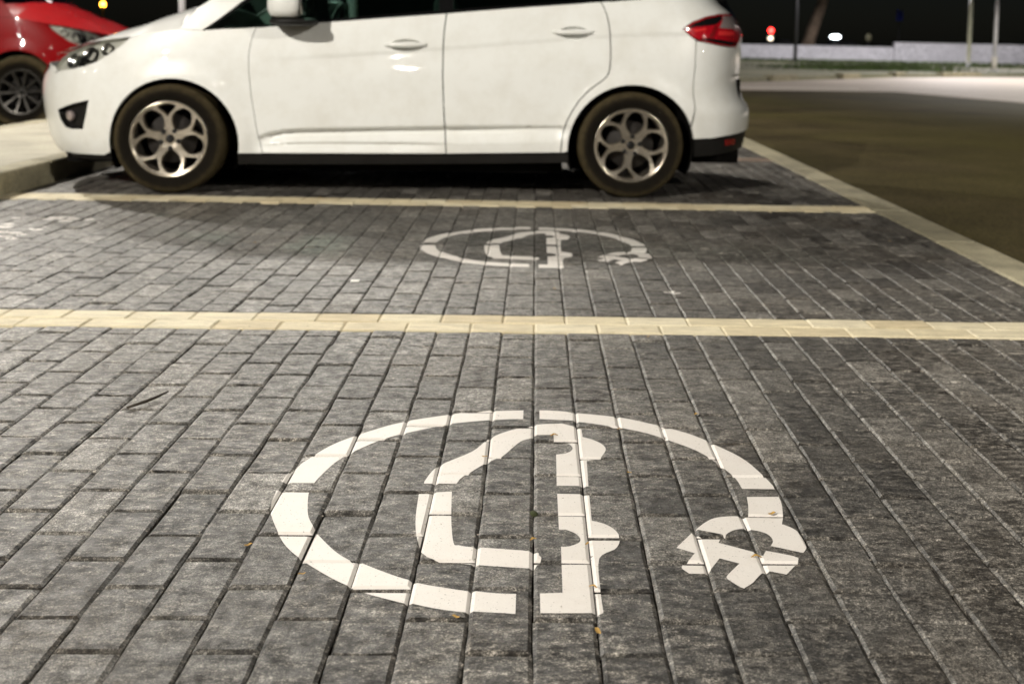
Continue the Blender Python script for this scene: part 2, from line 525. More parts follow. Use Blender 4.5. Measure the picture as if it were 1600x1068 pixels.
for a, b in BAYS:
    for j in range(col0, ncol):
        xa = X0 + 0.1 * j
        ph = Y0 + (0.1 if j % 2 else 0.0)
        k = int(math.floor((a - ph) / 0.2)) - 1
        while True:
            ya, yb = ph + 0.2 * k, ph + 0.2 * (k + 1)
            k += 1
            if yb < a + 0.02:
                continue
            if ya > b - 0.02:
                break
            ya, yb = max(ya, a + 0.001), min(yb, b - 0.001)
            if yb - ya < 0.03:
                continue
            sink = -rb.random() ** 7 * 0.004
            bricks.append((xa + 0.05 + rb.gauss(0, 0.0004), (ya + yb) / 2 + rb.gauss(0, 0.0008), 0.1 - GAP, yb - ya - GAP - 0.0030,
                           rb.gauss(0, 0.0007) + sink, rb.gauss(0, 0.004), rb.gauss(0, 0.003), rb.random()))
def seen(bk):
    x, y, z = project((bk[0], bk[1], 0))
    inside = z > 0.1 and -20 < x < 1620 and -20 < y < 1100
    return (bk[2] * FPX / z) * (bk[3] * 0.8978 * FPX / (z * z)) if inside else 0.0
order = sorted(range(len(bricks)), key=lambda i: -seen(bricks[i]))
single = set(order[:300])
fv, ff, ft = [], [], []
for i, (cx, cyy, lx, ly, z, tx, ty, tint) in enumerate(bricks):
    if i in single:
        o = bpy.data.objects.new('brick', brick_mesh(lx, ly, i % 9, M['brick'], 'brick'))
        o.location = (cx, cyy, z)
        o.rotation_euler = (ty, tx, 0)
        o.parent = paving
        COL.objects.link(o)
    else:
        v, f = brick_data(lx, ly, i % 9, 3)
        k = len(fv)
        fv += [(cx + x, cyy + y, z + zz - x * tx + y * ty) for x, y, zz in v]
        ff += [tuple(q + k for q in p) for p in f]
        ft += [tint] * len(v)
bf = mesh_obj('brick_field', fv, ff, M['brick'], paving)
bf['kind'] = 'stuff'
at_ = bf.data.attributes.new('tint', 'FLOAT', 'POINT')
at_.data.foreach_set('value', ft)

# yellow brick lines between the bays: two courses of stretchers each
for a, b in ((3.5051, 3.7203), (6.2505, 6.4672), (8.995, 9.212)):
    dull = a > 8  # third line is laid in a duller brown tone
    line = struct(sheet('parking_line', IX, KX, a, b, -0.0032, M['sand' if dull else 'joint_highlight']))
    w = (b - a) / 2
    for c in range(2):
        odd = c          # the farther course breaks joint with the nearer one
        k = -16
        while True:
            xa, xb = X0 + 0.1 * (2 * k + odd), X0 + 0.1 * (2 * k + odd + 2)
            k += 1
            if xa > KX - 0.03:
                break
            if xb < IX + 0.03:
                continue
            xa, xb = max(xa, IX + 0.001), min(xb, KX - 0.001)
            o = bpy.data.objects.new('worn_brick' if dull else 'yellow_brick', brick_mesh(xb - xa - GAP, w - GAP, (k + c * 3) % 7, M['wornbrick' if dull else 'ybrick'], 'worn_brick' if dull else 'yellow_brick'))
            o.location = ((xa + xb) / 2, a + w * (c + 0.5), rb.gauss(0.0005, 0.0008))
            o.rotation_euler = (rb.gauss(0, 0.004), rb.gauss(0, 0.003), 0)
            o.parent = line
            COL.objects.link(o)

# flush concrete edging along the road, stone by stone
edging = struct(sheet('kerb', KX, KX + 0.20, 0.2, 13.5, -0.016, M['sand']))
y = 0.3
while y < 13.3:
    bm = bmesh.new()
    add_box(bm, KX + 0.003, KX + 0.197, y + 0.005, y + 0.993, -0.08, 0.004, 0.009)
    o = bm_obj('kerb_stone', bm, M['kerbstone'], edging)
    o.location = (rb.gauss(0, 0.0015), 0, rb.gauss(0, 0.0015))
    y += 1.0

# raised island at the head of the bays
island = struct(box_obj('pavement', IX - 1.36, IX - 0.145, -4.0, 14, -0.1, 0.121, M['island']))
y = -4.0
while y < 14:
    bm = bmesh.new()
    add_box(bm, IX - 0.143, IX, y + 0.006, y + 0.994, -0.1, 0.128, 0.016)
    o = bm_obj('kerb_stone', bm, M['kerbstone'], island)
    o.location = (rb.gauss(0, 0.002), 0, rb.gauss(0, 0.002))
    o = bpy.data.objects.new('kerb_stone', o.data)
    o.parent = island
    o.location = (-1.36, 0, rb.gauss(0, 0.002))
    COL.objects.link(o)
    y += 1.0
struct(sheet('parking_ground', -14, IX - 1.5, -4, 24.5, -0.004, M['asphalt']))

# ------------------------------------------------------------------ painted charging symbols, laid over each brick's top and chamfers
def clip(poly, a, b, c):
    """keep the part of poly where a*x + b*y <= c"""
    out = []
    for i in range(len(poly)):
        p, q = poly[i], poly[(i + 1) % len(poly)]
        dp, dq = a * p[0] + b * p[1] - c, a * q[0] + b * q[1] - c
        if dp <= 0:
            out.append(p)
        if (dp < 0 < dq) or (dq < 0 < dp):
            t = dp / (dp - dq)
            out.append((p[0] + (q[0] - p[0]) * t, p[1] + (q[1] - p[1]) * t))
    return out
PAINT = 0.0009
def paint_mesh(name, polys, ox, oy, parent):
    v, f = [], []
    for poly in polys:
        pts = [Vector((x + ox, y + oy, 0)) for x, y in poly]
        tris = [[(pts[i].x, pts[i].y) for i in t] for t in tessellate_polygon([pts])]
        mnx, mxx = min(p.x for p in pts), max(p.x for p in pts)
        mny, mxy = min(p.y for p in pts), max(p.y for p in pts)
        for (cx, cyy, lx, ly, z, tx, ty, tint) in bricks:
            hx, hy = lx / 2, ly / 2
            if cx + hx < mnx or cx - hx > mxx or cyy + hy < mny or cyy - hy > mxy:
                continue
            for tri in tris:
                base = tri
                for a, b, c in ((1, 0, cx + hx), (-1, 0, -(cx - hx)), (0, 1, cyy + hy), (0, -1, -(cyy - hy))):
                    base = clip(base, a, b, c)
                    if len(base) < 3:
                        break
                if len(base) < 3:
                    continue
                ix0, ix1, iy0, iy1 = cx - hx + CH, cx + hx - CH, cyy - hy + CH, cyy + hy - CH
                regions = [([(1, 0, ix1), (-1, 0, -ix0), (0, 1, iy1), (0, -1, -iy0)], None)]
                # chamfers: left, right, near, far (mitred at the corners)
                regions.append(([(1, 0, ix0), (1, -1, ix0 - iy0), (1, 1, ix0 + iy1)], (0, ix0, -1)))
                regions.append(([(-1, 0, -ix1), (-1, -1, -ix1 - iy0), (-1, 1, -ix1 + iy1)], (0, ix1, 1)))
                regions.append(([(0, 1, iy0), (-1, 1, iy0 - ix0), (1, 1, iy0 + ix1)], (1, iy0, -1)))
                regions.append(([(0, -1, -iy1), (-1, -1, -iy1 - ix0), (1, -1, -iy1 + ix1)], (1, iy1, 1)))
                for planes, ch in regions:
                    pc = base
                    for a, b, c in planes:
                        pc = clip(pc, a, b, c)
                        if len(pc) < 3:
                            break
                    if len(pc) < 3:
                        continue
                    k = len(v)
                    for (x, yy) in pc:
                        zz = z - (x - cx) * tx + (yy - cyy) * ty + PAINT
                        if ch:
                            e = abs((x, yy)[ch[0]] - ch[1])
                            zz -= e * CHZ / CH
                        v.append((x, yy, zz))
                    # fan keeps every face planar
                    for q in range(1, len(pc) - 1):
                        f.append((k, k + q, k + q + 1))
    o = mesh_obj(name, v, f, M['mark'], parent)
    bm = bmesh.new(); bm.from_mesh(o.data)
    for fc in bm.faces:
        if fc.normal.z < 0:
            fc.normal_flip()
    bm.to_mesh(o.data); bm.free()
    return o
def smooth(poly, rounds=2, sharp=42):
    """four-point subdivision that leaves sharp corners alone"""
    P = [Vector(p) for p in poly]
    hard = []
    n = len(P)
    for i in range(n):
        a, b = P[i] - P[i - 1], P[(i + 1) % n] - P[i]
        hard.append(math.degrees(a.angle(b, 0)) > sharp)
    for _ in range(rounds):
        Q, H = [], []
        n = len(P)
        for i in range(n):
            p0, p1, p2, p3 = P[i - 1], P[i], P[(i + 1) % n], P[(i + 2) % n]
            Q.append(p1); H.append(hard[i])
            if (hard[i] and hard[(i + 1) % n]) or (p2 - p1).length < 0.006:
                Q.append((p1 + p2) / 2)
            else:
                if hard[i]:
                    p0 = p1 * 2 - p2
                if hard[(i + 1) % n]:
                    p3 = p2 * 2 - p1
                Q.append((p1 + p2) * 9 / 16 - (p0 + p3) / 16)
            H.append(False)
        P, hard = Q, H
    return [(p.x, p.y) for p in P]
SCX, SCY, RO, RI = 0.002, 2.2422, 0.5020, 0.4355
def ring_arc(a0, a1, x_cut0=None, x_cut1=None):
    """a0/a1: functions radius -> angle for the two straight cut ends"""
    n = 40
    o_, i_ = [], []
    for k in range(n + 1):
        t = k / n
        for r, l in ((RO, o_), (RI, i_)):
            a = a0(r) + (a1(r) - a0(r)) * t
            w = 1 + 0.003 * math.sin(17 * a + r * 40) * (0 < k < n)
            l.append((SCX + r * w * math.cos(a), SCY + r * w * math.sin(a)))
    return o_ + i_[::-1]
def ax(x, up):      # angle where the ring crosses a vertical cut at x
    return lambda r: math.acos((x - SCX) / r) if up else -math.acos((x - SCX) / r)
def ayl(yv):        # left crossing of a horizontal cut
    return lambda r: PI - math.asin((yv - SCY) / r)
def ayr(yv):
    return lambda r: math.asin((yv - SCY) / r)
def axdown(x):
    return lambda r: 2 * PI - math.acos((x - SCX) / r)
ARC_TL = ring_arc(ax(-0.0144, True), ayl(2.2702))
ARC_BL = ring_arc(ayl(2.2266), axdown(-0.0160))
ARC_TR = ring_arc(ayr(2.2583), ax(0.0249, True))
CAR_ROOF = [(-0.2115, 2.2703), (-0.2088, 2.2969), (-0.1886, 2.3721), (-0.1247, 2.4547), (-0.0949, 2.5308), (-0.0719, 2.5745), (-0.0329, 2.6127), (0.0073, 2.632), (0.0308, 2.6404), (0.0768, 2.6464), (0.1068, 2.6245), (0.1224, 2.6099), (0.1234, 2.5585), (0.1481, 2.5378), (0.1662, 2.5102), (0.1714, 2.4761), (0.1565, 2.4254), (0.1262, 2.4091), (0.1234, 2.2676), (0.0587, 2.2684), (0.0605, 2.4464), (0.078, 2.4513), (0.0905, 2.4630), (0.0972, 2.4785), (0.0975, 2.4930), (0.0925, 2.5080), (0.0825, 2.5190), (0.0705, 2.5245), (0.057, 2.5253), (0.0567, 2.5667), (0.0106, 2.5653), (0.0076, 2.5551), (-0.0168, 2.533), (-0.0355, 2.4908), (-0.0601, 2.4301), (-0.0932, 2.3845), (-0.1244, 2.3285), (-0.1399, 2.2927), (-0.145, 2.2695)]
CAR_FRONT = [(-0.2164, 2.22), (-0.1517, 2.2302), (-0.1438, 2.1053), (-0.1323, 2.0022), (-0.1218, 1.9909), (-0.0944, 1.9825), (0.0096, 1.965), (0.0211, 1.9523), (0.0255, 1.9355), (0.0117, 1.8983), (-0.0943, 1.913), (-0.1591, 1.9327), (-0.1844, 1.962), (-0.1999, 2.0191), (-0.2107, 2.104)]
CAR_BASE = [(0.0589, 2.227), (0.1228, 2.2251), (0.1217, 2.0955), (0.1453, 2.0814), (0.1637, 2.0531), (0.169, 2.0162), (0.1567, 1.9803), (0.1277, 1.9454), (0.1233, 1.8334), (0.1242, 1.7572), (0.1082, 1.7467), (0.0234, 1.7458), (0.0229, 1.8112), (0.0601, 1.8139), (0.0614, 1.9876), (0.0738, 1.9878), (0.0918, 2.0014), (0.0975, 2.0196), (0.0893, 2.0425), (0.0718, 2.059), (0.059, 2.0588)]
PLUG_DOME = [(0.313, 2.0577), (0.3324, 2.0868), (0.3522, 2.1092), (0.3724, 2.1186), (0.398, 2.1226), (0.4098, 2.1188), (0.4232, 2.1181), (0.4330, 2.170), (0.4389, 2.2177), (0.5037, 2.2191), (0.502, 2.184), (0.4924, 2.1269), (0.4822, 2.0895), (0.4944, 2.0776), (0.5044, 2.0587), (0.508, 2.0307), (0.5053, 1.9899), (0.494, 1.9669), (0.4414, 1.9942), (0.4499, 2.016), (0.4476, 2.0389), (0.4383, 2.0528), (0.4199, 2.0619), (0.405, 2.0641), (0.3869, 2.059), (0.37, 2.0423), (0.3635, 2.0273), (0.3595, 2.0397), (0.3164, 2.0601)]
PLUG_BODY = [(0.3042, 2.0449), (0.3227, 2.0276), (0.3542, 2.0189), (0.3476, 2.003), (0.4055, 1.9656), (0.4196, 1.9537), (0.4286, 1.9746), (0.4727, 1.9545), (0.4806, 1.9452), (0.4723, 1.9229), (0.4452, 1.8818), (0.4197, 1.8935), (0.4016, 1.8824), (0.3818, 1.8515), (0.3637, 1.8322), (0.3586, 1.834), (0.3429, 1.8588), (0.3405, 1.8666), (0.3435, 1.8784), (0.3715, 1.9214), (0.3396, 1.9406), (0.3113, 1.886), (0.2788, 1.8855), (0.2697, 1.9015), (0.2689, 1.9096), (0.2736, 1.9241), (0.282, 1.9305), (0.2988, 1.9626), (0.2687, 1.9839)]
for oy, ox, lab in ((0.0, 0.0, 'large white painted electric car charging symbol on the bricks nearest the camera'),
                    (2.7945, 0.004, 'smaller looking white painted charging symbol in the farther bay beside the white car')):
    t = thing('charging_symbol', lab, 'road marking', (0, 0, 0), 0, 'electric charging symbols painted on the bays')
    for nm, pl in (('ring_segment', [ARC_TL]), ('ring_segment', [ARC_BL]), ('ring_segment', [ARC_TR]), ('car_outline', [smooth(CAR_ROOF)]),
                   ('car_outline', [smooth(CAR_FRONT)]), ('car_outline', [smooth(CAR_BASE)]), ('plug', [smooth(PLUG_DOME)]), ('plug', [smooth(PLUG_BODY)])):
        paint_mesh(nm, pl, ox, oy, t)
# scattered white flecks by the island
t = thing('white_fleck_mark', 'broken white flecks on the bricks near the island kerb', 'road marking')
rw = random.Random(4)
for (px_, py_, sx_, sy_, n_) in ((-2.52, 5.24, 0.10, 0.06, 34), (-2.30, 5.56, 0.07, 0.05, 22), (-2.34, 5.06, 0.05, 0.05, 12)):
    polys = []
    for q in range(n_):
        cx_, cy_ = px_ + rw.gauss(0, sx_), py_ + rw.gauss(0, sy_)
        r0 = rw.uniform(0.008, 0.026)
        polys.append([(cx_ + 1.5 * r0 * rw.uniform(0.6, 1.2) * math.cos(2 * PI * k / 8), cy_ + r0 * rw.uniform(0.6, 1.2) * math.sin(2 * PI * k / 8)) for k in range(8)])
    paint_mesh('fleck_patch', polys, 0, 0, t)['kind'] = 'stuff'
# loose grit in the joints and on the bricks
rg = random.Random(77)
v, f = [], []
for q in range(1500):
    y_ = 1.3 + 2.6 * rg.random() ** 1.3
    x_ = rg.uniform(-0.52, 0.52) * y_
    if rg.random() < 0.6:
        x_ = X0 + 0.1 * round((x_ - X0) / 0.1) + rg.gauss(0, 0.002)
    r_ = 0.0005 + 0.0016 * rg.random() ** 3
    z_ = r_ * 0.3
    k = len(v)
    s_ = [rg.uniform(0.6, 1.3) * r_ for _ in range(6)]
    v += [(x_ + s_[0], y_, z_), (x_, y_ + s_[1], z_), (x_ - s_[2], y_, z_), (x_, y_ - s_[3], z_), (x_, y_, z_ + s_[4]), (x_, y_, z_ - s_[5])]
    f += [(k, k + 1, k + 4), (k + 1, k + 2, k + 4), (k + 2, k + 3, k + 4), (k + 3, k, k + 4), (k + 1, k, k + 5), (k + 2, k + 1, k + 5), (k + 3, k + 2, k + 5), (k, k + 3, k + 5)]
gr_ = mesh_obj('grit', v, f, M['gritstone'])
gr_['kind'] = 'stuff'
gr_['label'] = 'loose pale grit scattered over the bricks and in their joints'
# dried white splash in the farther bay
t = thing('white_splash', 'small dried white splash on the bricks right of the farther symbol\'s car outline', 'stain')
polys = []
for q in range(9):
    cx_, cy_ = 0.514 + rg.gauss(0, 0.016), 4.115 + rg.gauss(0, 0.02)
    r0 = rg.uniform(0.004, 0.013)
    polys.append([(cx_ + r0 * rg.uniform(0.6, 1.2) * math.cos(2 * PI * k / 8), cy_ + r0 * rg.uniform(0.6, 1.2) * math.sin(2 * PI * k / 8)) for k in range(8)])
paint_mesh('spot', polys, 0, 0, t)['kind'] = 'stuff'

# ------------------------------------------------------------------ cars: body side as a surface y = S(x, z), cut into panels
def tab(t,x):
    if x<=t[0][0]: return t[0][1]
    for (a,b),(c,d) in zip(t,t[1:]):
        if x<=c:
            u=(x-a)/(c-a); return b+(d-b)*u
    return t[-1][1]
def spl(t,x):
    # monotone-ish cubic (Catmull-Rom) interpolation
    n=len(t)
    if x<=t[0][0]: return t[0][1]
    if x>=t[-1][0]: return t[-1][1]
    for i in range(n-1):
        if x<=t[i+1][0]: break
    x0,y0=t[i];x1,y1=t[i+1];h=x1-x0
    m0=(y1-t[i-1][1])/(x1-t[i-1][0]) if i>0 else (y1-y0)/h
    m1=(t[i+2][1]-y0)/(t[i+2][0]-x0) if i<n-2 else (y1-y0)/h
    u=(x-x0)/h
    return (2*u**3-3*u*u+1)*y0+(u**3-2*u*u+u)*h*m0+(-2*u**3+3*u*u)*y1+(u**3-u*u)*h*m1
TW=[(.10,.84),(.2,.872),(.3,.892),(.42,.903),(.55,.910),(.7,.912),(.85,.902),(1.0,.880),(1.1,.855),(1.2,.815),(1.35,.745),(1.5,.665)]
TF=[(.1,-2.15),(.2,-2.225),(.3,-2.275),(.45,-2.305),(.6,-2.31),(.7,-2.275),(.8,-2.19),(.9,-2.07),(1.0,-1.95),(1.1,-1.85),(1.5,-1.4)]
TR=[(.1,2.09),(.3,2.13),(.42,2.15),(.52,2.14),(.58,2.10),(.66,2.072),(.8,2.078),(.9,2.085),(1.0,2.080),(1.1,2.015),(1.2,1.90),(1.35,1.86),(1.5,1.76)]
XA,XB=-.95,1.25
def sst(a,b,x):
    t=min(1,max(0,(x-a)/(b-a))); return t*t*(3-2*t)
def zc1(x): return spl([(-.95,.30),(-.84,.345),(-.74,.372),(-.5,.386),(.2,.408),(.95,.425)],x)
def zc2(x): return spl([(-.85,.29),(-.6,.306),(.2,.315)],x)
def zsh(x): return spl([(-1.0,.77),(-.6,.795),(.2,.865),(1.3,.965),(2.0,.985)],x)
def det(x,z):
    d=0
    w=sst(-.93,-.78,x)*(1-.6*sst(.3,.9,x))*(1-sst(.85,.95,x))
    if w>0:
        c=zc1(x); u=c-z
        d+=w*(-.046*sst(0,.018,u)+.046*sst(.020,.105,u))
        c=zc2(x); u=c-z; w2=sst(-.9,-.7,x)*(1-sst(-.1,.3,x))
        d+=w2*(-.022*sst(0,.013,u)+.030*sst(.013,.06,u))
    w=sst(-.9,-.3,x)*(1-sst(1.5,1.9,x)); u=zsh(x)-z
    d+=w*(-.005*sst(-.004,.02,u)+.005*sst(.03,.16,u))
    # arch flares
    for cx in (-1.34,1.285):
        r=math.hypot(x-cx,z-.29); d+=.014*(1-sst(.375,.47,r))
    return d
def plan(x,z):
    f=1
    if x<XA:
        t=min(1,(XA-x)/(XA-spl(TF,z))); f*=max(0,1-t**3.5)**.47
    if x>XB:
        t=min(1,(x-XB)/(spl(TR,z)-XB)); f*=max(0,1-t**3.6)**.52
    return f
def S(x,z): return (spl(TW,z)+det(x,z))*plan(x,z)
def s2x(s,z):
    if s<XA:
        q=min(1,(XA-s)/1.0); t=1-(1-q)**2; return XA-t*(XA-spl(TF,z))
    if s>XB:
        q=min(1,(s-XB)/1.0); t=1-(1-q)**2; return XB+t*(spl(TR,z)-XB)
    return s
def x2s(x,z):
    if x<XA:
        t=min(1,(XA-x)/(XA-spl(TF,z))); return XA-(1-math.sqrt(1-t))
    if x>XB:
        t=min(1,(x-XB)/(spl(TR,z)-XB)); return XB+(1-math.sqrt(1-t))
    return x

def side_point(s_, z, inset=0.0):
    x = s2x(s_, z)
    return Vector((x, -max(0.0, S(x, z)) + inset, z))
def side_normal(s_, z):
    e = 0.004
    a = side_point(s_ + e, z) - side_point(s_ - e, z)
    b = side_point(s_, z + e) - side_point(s_, z - e)
    n = a.cross(b)
    if n.length < 1e-9:
        return Vector((0, -1, 0))
    n.normalize()
    return n
def densify(poly, step=0.025, closed=True):
    out = []
    n = len(poly)
    for i in range(n if closed else n - 1):
        a, b = Vector(poly[i]), Vector(poly[(i + 1) % n])
        k = max(1, int(math.ceil((b - a).length / step)))
        out += [tuple(a + (b - a) * (q / k)) for q in range(k)]
    if not closed:
        out.append(tuple(poly[-1]))
    return out
def shrink(poly, d):
    """offset a closed outline inward by d"""
    n = len(poly)
    area = sum(poly[i][0] * poly[(i + 1) % n][1] - poly[(i + 1) % n][0] * poly[i][1] for i in range(n))
    sg = 1 if area > 0 else -1
    out = []
    for i in range(n):
        p0, p1, p2 = Vector(poly[i - 1]), Vector(poly[i]), Vector(poly[(i + 1) % n])
        a, b = (p1 - p0), (p2 - p1)
        if a.length < 1e-7 or b.length < 1e-7:
            out.append(tuple(p1)); continue
        a.normalize(); b.normalize()
        na, nb = Vector((-a.y, a.x)) * sg, Vector((-b.y, b.x)) * sg
        m = na + nb
        if m.length < 0.3:
            out.append(tuple(p1 + na * d)); continue
        m.normalize()
        out.append(tuple(p1 + m * (d / max(0.5, m.dot(na)))))
    return out
def inside(p, poly):
    c = False
    n = len(poly)
    for i in range(n):
        a, b = poly[i], poly[i - 1]
        if (a[1] > p[1]) != (b[1] > p[1]) and p[0] < (b[0] - a[0]) * (p[1] - a[1]) / (b[1] - a[1]) + a[0]:
            c = not c
    return c
ZMAP = lambda z: z      # vertical remapping of a body, set per car

def panel(name, outline, mat, parent, inset=0.0, gap=0.0034, thick=0.016, holes=(), creases=(), mirror='none', grid=0.045, is_s=False, mats=None):
    """one body panel from an outline in (x, z); mirror: 'none' near side, 'far' far side, 'both' one panel across the car"""
    op = [tuple(p) for p in outline] if is_s else [(x2s(x, z), z) for x, z in outline]
    op = shrink(densify(op, 0.03), gap)
    hp = [shrink(densify([(x2s(x, z), z) for x, z in h], 0.025), -0.002) for h in holes]
    pts, edges, faces = [], [], []
    loops = []
    for lp in [op] + hp:
        k = len(pts)
        pts += [Vector(p) for p in lp]
        idx = list(range(k, len(pts)))
        loops.append(idx)
        edges += [(idx[i], idx[(i + 1) % len(idx)]) for i in range(len(idx))]
    nb = len(pts)
    mnx, mxx = min(p[0] for p in op), max(p[0] for p in op)
    mnz, mxz = min(p[1] for p in op), max(p[1] for p in op)
    cand = []
    gx = int((mxx - mnx) / grid) + 1
    gz = int((mxz - mnz) / grid) + 1
    for i in range(1, gx + 1):
        for j in range(1, gz + 1):
            cand.append((mnx + (i - 0.5 * (j % 2)) * grid, mnz + j * grid))
    for fn, offs in creases:
        x = mnx
        while x < mxx:
            for o_ in offs:
                cand.append((x, fn(x) + o_))
            x += 0.03
    bpts = list(op) + [q for h in hp for q in h]
    keep = []
    for p in cand:
        if not inside(p, op) or any(inside(p, h) for h in hp):
            continue
        if min((p[0] - q[0]) ** 2 + (p[1] - q[1]) ** 2 for q in bpts) < (0.011 if creases else 0.018) ** 2:
            continue
        keep.append(Vector(p))
    pts += keep
    co, ed, fa, *_ = delaunay_2d_cdt(pts, edges, [], 2 if not hp else 0, 1e-6)
    fl = []
    for f in fa:
        c = (sum(co[i][0] for i in f) / len(f), sum(co[i][1] for i in f) / len(f))
        if inside(c, op) and not any(inside(c, h) for h in hp):
            fl.append(tuple(f))
    v, nrm = [], []
    for p in co:
        n = side_normal(p[0], p[1])
        v.append(side_point(p[0], p[1]) - n * inset)
        nrm.append(n)
    nv = len(v)
    F_, lastn = [], []
    for f in fl:
        a, b, c = (v[i] for i in f[:3])
        if (b - a).cross(c - a).dot(nrm[f[0]]) < 0:
            f = f[::-1]
        F_.append(f)
    # turned-in edges
    cnt = {}
    for f in F_:
        for i in range(len(f)):
            e = (f[i], f[(i + 1) % len(f)])
            cnt[e] = cnt.get(e, 0) + 1
    skirt_v, skirt_f, skirt_n = [], [], []
    for (a, b) in list(cnt):
        if (b, a) in cnt:
            continue
        pa, pb = v[a], v[b]
        if mirror == 'both' and abs(pa.y) < 0.004 and abs(pb.y) < 0.004:
            continue
        k = nv + len(skirt_v)
        ia, ib = pa - nrm[a] * thick, pb - nrm[b] * thick
        skirt_v += [pa, pb, ib, ia]
        fn_ = (pa - pb).cross(ib - pb)
        fn_ = fn_.normalized() if fn_.length > 0 else nrm[a]
        skirt_n += [fn_] * 4
        skirt_f.append((k + 1, k, k + 3, k + 2))
    V = v + skirt_v
    N = nrm + [-n if False else n for n in skirt_n]
    FF = F_ + skirt_f
    if mirror in ('far', 'both'):
        mv = [Vector((p.x, -p.y, p.z)) for p in V]
        mn = [Vector((n.x, -n.y, n.z)) for n in N]
        if mirror == 'far':
            V, N, FF = mv, mn, [f[::-1] for f in FF]
        else:
            k = len(V)
            FF = FF + [tuple(i + k for i in f[::-1]) for f in FF]
            V, N = V + mv, N + mn
    V = [Vector((p.x, p.y, ZMAP(p.z))) for p in V]
    o = mesh_obj(name, V, FF, mat, parent, True, mats)
    o.data.normals_split_custom_set_from_vertices([n.normalized()[:] if n.length else (0, 0, 1) for n in N])
    return o

def arch(cx, cz, r, a0, a1, n=22):
    return [(cx + r * math.cos(a0 + (a1 - a0) * i / n), cz + r * math.sin(a0 + (a1 - a0) * i / n)) for i in range(n + 1)]

def grid_surface(name, fn, nu, nv, mat, parent, inset=0.0):
    v = [fn(i / nu, j / nv) for j in range(nv + 1) for i in range(nu + 1)]
    v = [(p[0], p[1], ZMAP(p[2])) for p in v]
    f = [(j * (nu + 1) + i, j * (nu + 1) + i + 1, (j + 1) * (nu + 1) + i + 1, (j + 1) * (nu + 1) + i) for j in range(nv) for i in range(nu)]
    return mesh_obj(name, v, f, mat, parent, True)

FA, RA = (-1.34, 0.29, 0.367), (1.285, 0.29, 0.374)       # wheel arches: x, z, radius
DOOR_F = [(-0.844, 0.235), (-0.858, 0.29), (-0.876, 0.382), (-0.903, 0.565), (-0.917, 0.71), (-0.918, 0.801), (-0.902, 0.892), (-0.879, 0.954)]
DOOR_B = [(0.204, 0.246), (0.195, 0.398), (0.186, 0.547), (0.180, 0.694), (0.180, 0.859), (0.184, 0.951), (0.196, 1.060)]
DOOR_R = [(0.869, 0.262), (0.872, 0.31), (0.879, 0.373), (0.898, 0.445), (0.929, 0.508), (0.970, 0.572), (1.016, 0.622), (1.062, 0.660), (1.104, 0.690), (1.130, 0.715), (1.145, 0.755), (1.149, 0.82), (1.148, 0.879), (1.145, 0.95), (1.138, 1.01), (1.125, 1.07), (1.106, 1.12), (1.088, 1.148)]
BELT = [(-1.182, 0.929), (-1.075, 0.940), (-0.879, 0.957), (-0.521, 0.991), (-0.16, 1.026), (0.204, 1.064), (0.572, 1.099), (0.945, 1.133), (1.088, 1.146), (1.171, 1.153), (1.33, 1.168)]
def belt(x): return spl(BELT, x)
HEADLIGHT = [(-2.112, 0.665), (-2.100, 0.710), (-2.066, 0.752), (-1.985, 0.797), (-1.90, 0.831), (-1.81, 0.852), (-1.716, 0.868), (-1.590, 0.882), (-1.638, 0.836), (-1.705, 0.788), (-1.782, 0.742), (-1.851, 0.715), (-1.962, 0.692)]
FOG = [(-2.060, 0.452), (-1.95, 0.491), (-1.838, 0.518), (-1.858, 0.435), (-1.882, 0.352), (-1.96, 0.348), (-2.010, 0.357), (-2.045, 0.404)]
TAIL = [(1.578, 0.996), (1.606, 1.020), (1.640, 1.041), (1.724, 1.073), (1.832, 1.095), (1.945, 1.104), (1.990, 1.070), (2.010, 0.994), (1.985, 0.935), (1.945, 0.900), (1.870, 0.902), (1.795, 0.911), (1.675, 0.931), (1.627, 0.956)]
SPLIT = [(-1.851, 0.715), (-1.775, 0.690), (-1.735, 0.650), (-1.716, 0.580)]
LOWER_CREASES = [(zc1, (0.010, 0.0, -0.006, -0.013, -0.022, -0.036, -0.056)), (zc2, (0.006, 0.0, -0.006, -0.012, -0.024, -0.04, -0.06))]
SHOULDER = [(zsh, (0.012, 0.0, -0.012, -0.025))]

def hood_edge(x):
    return spl([(-2.30, 0.735), (-2.20, 0.765), (-2.10, 0.79), (-2.0, 0.815), (-1.90, 0.838), (-1.81, 0.856), (-1.716, 0.872), (-1.590, 0.886), (-1.509, 0.904), (-1.416, 0.917), (-1.307, 0.934)], x)

def ell(x, z, rx=0.090, rz=0.038):
    return [(x + rx * math.cos(2 * PI * k / 24), z + rz * math.sin(2 * PI * k / 24)) for k in range(24)]

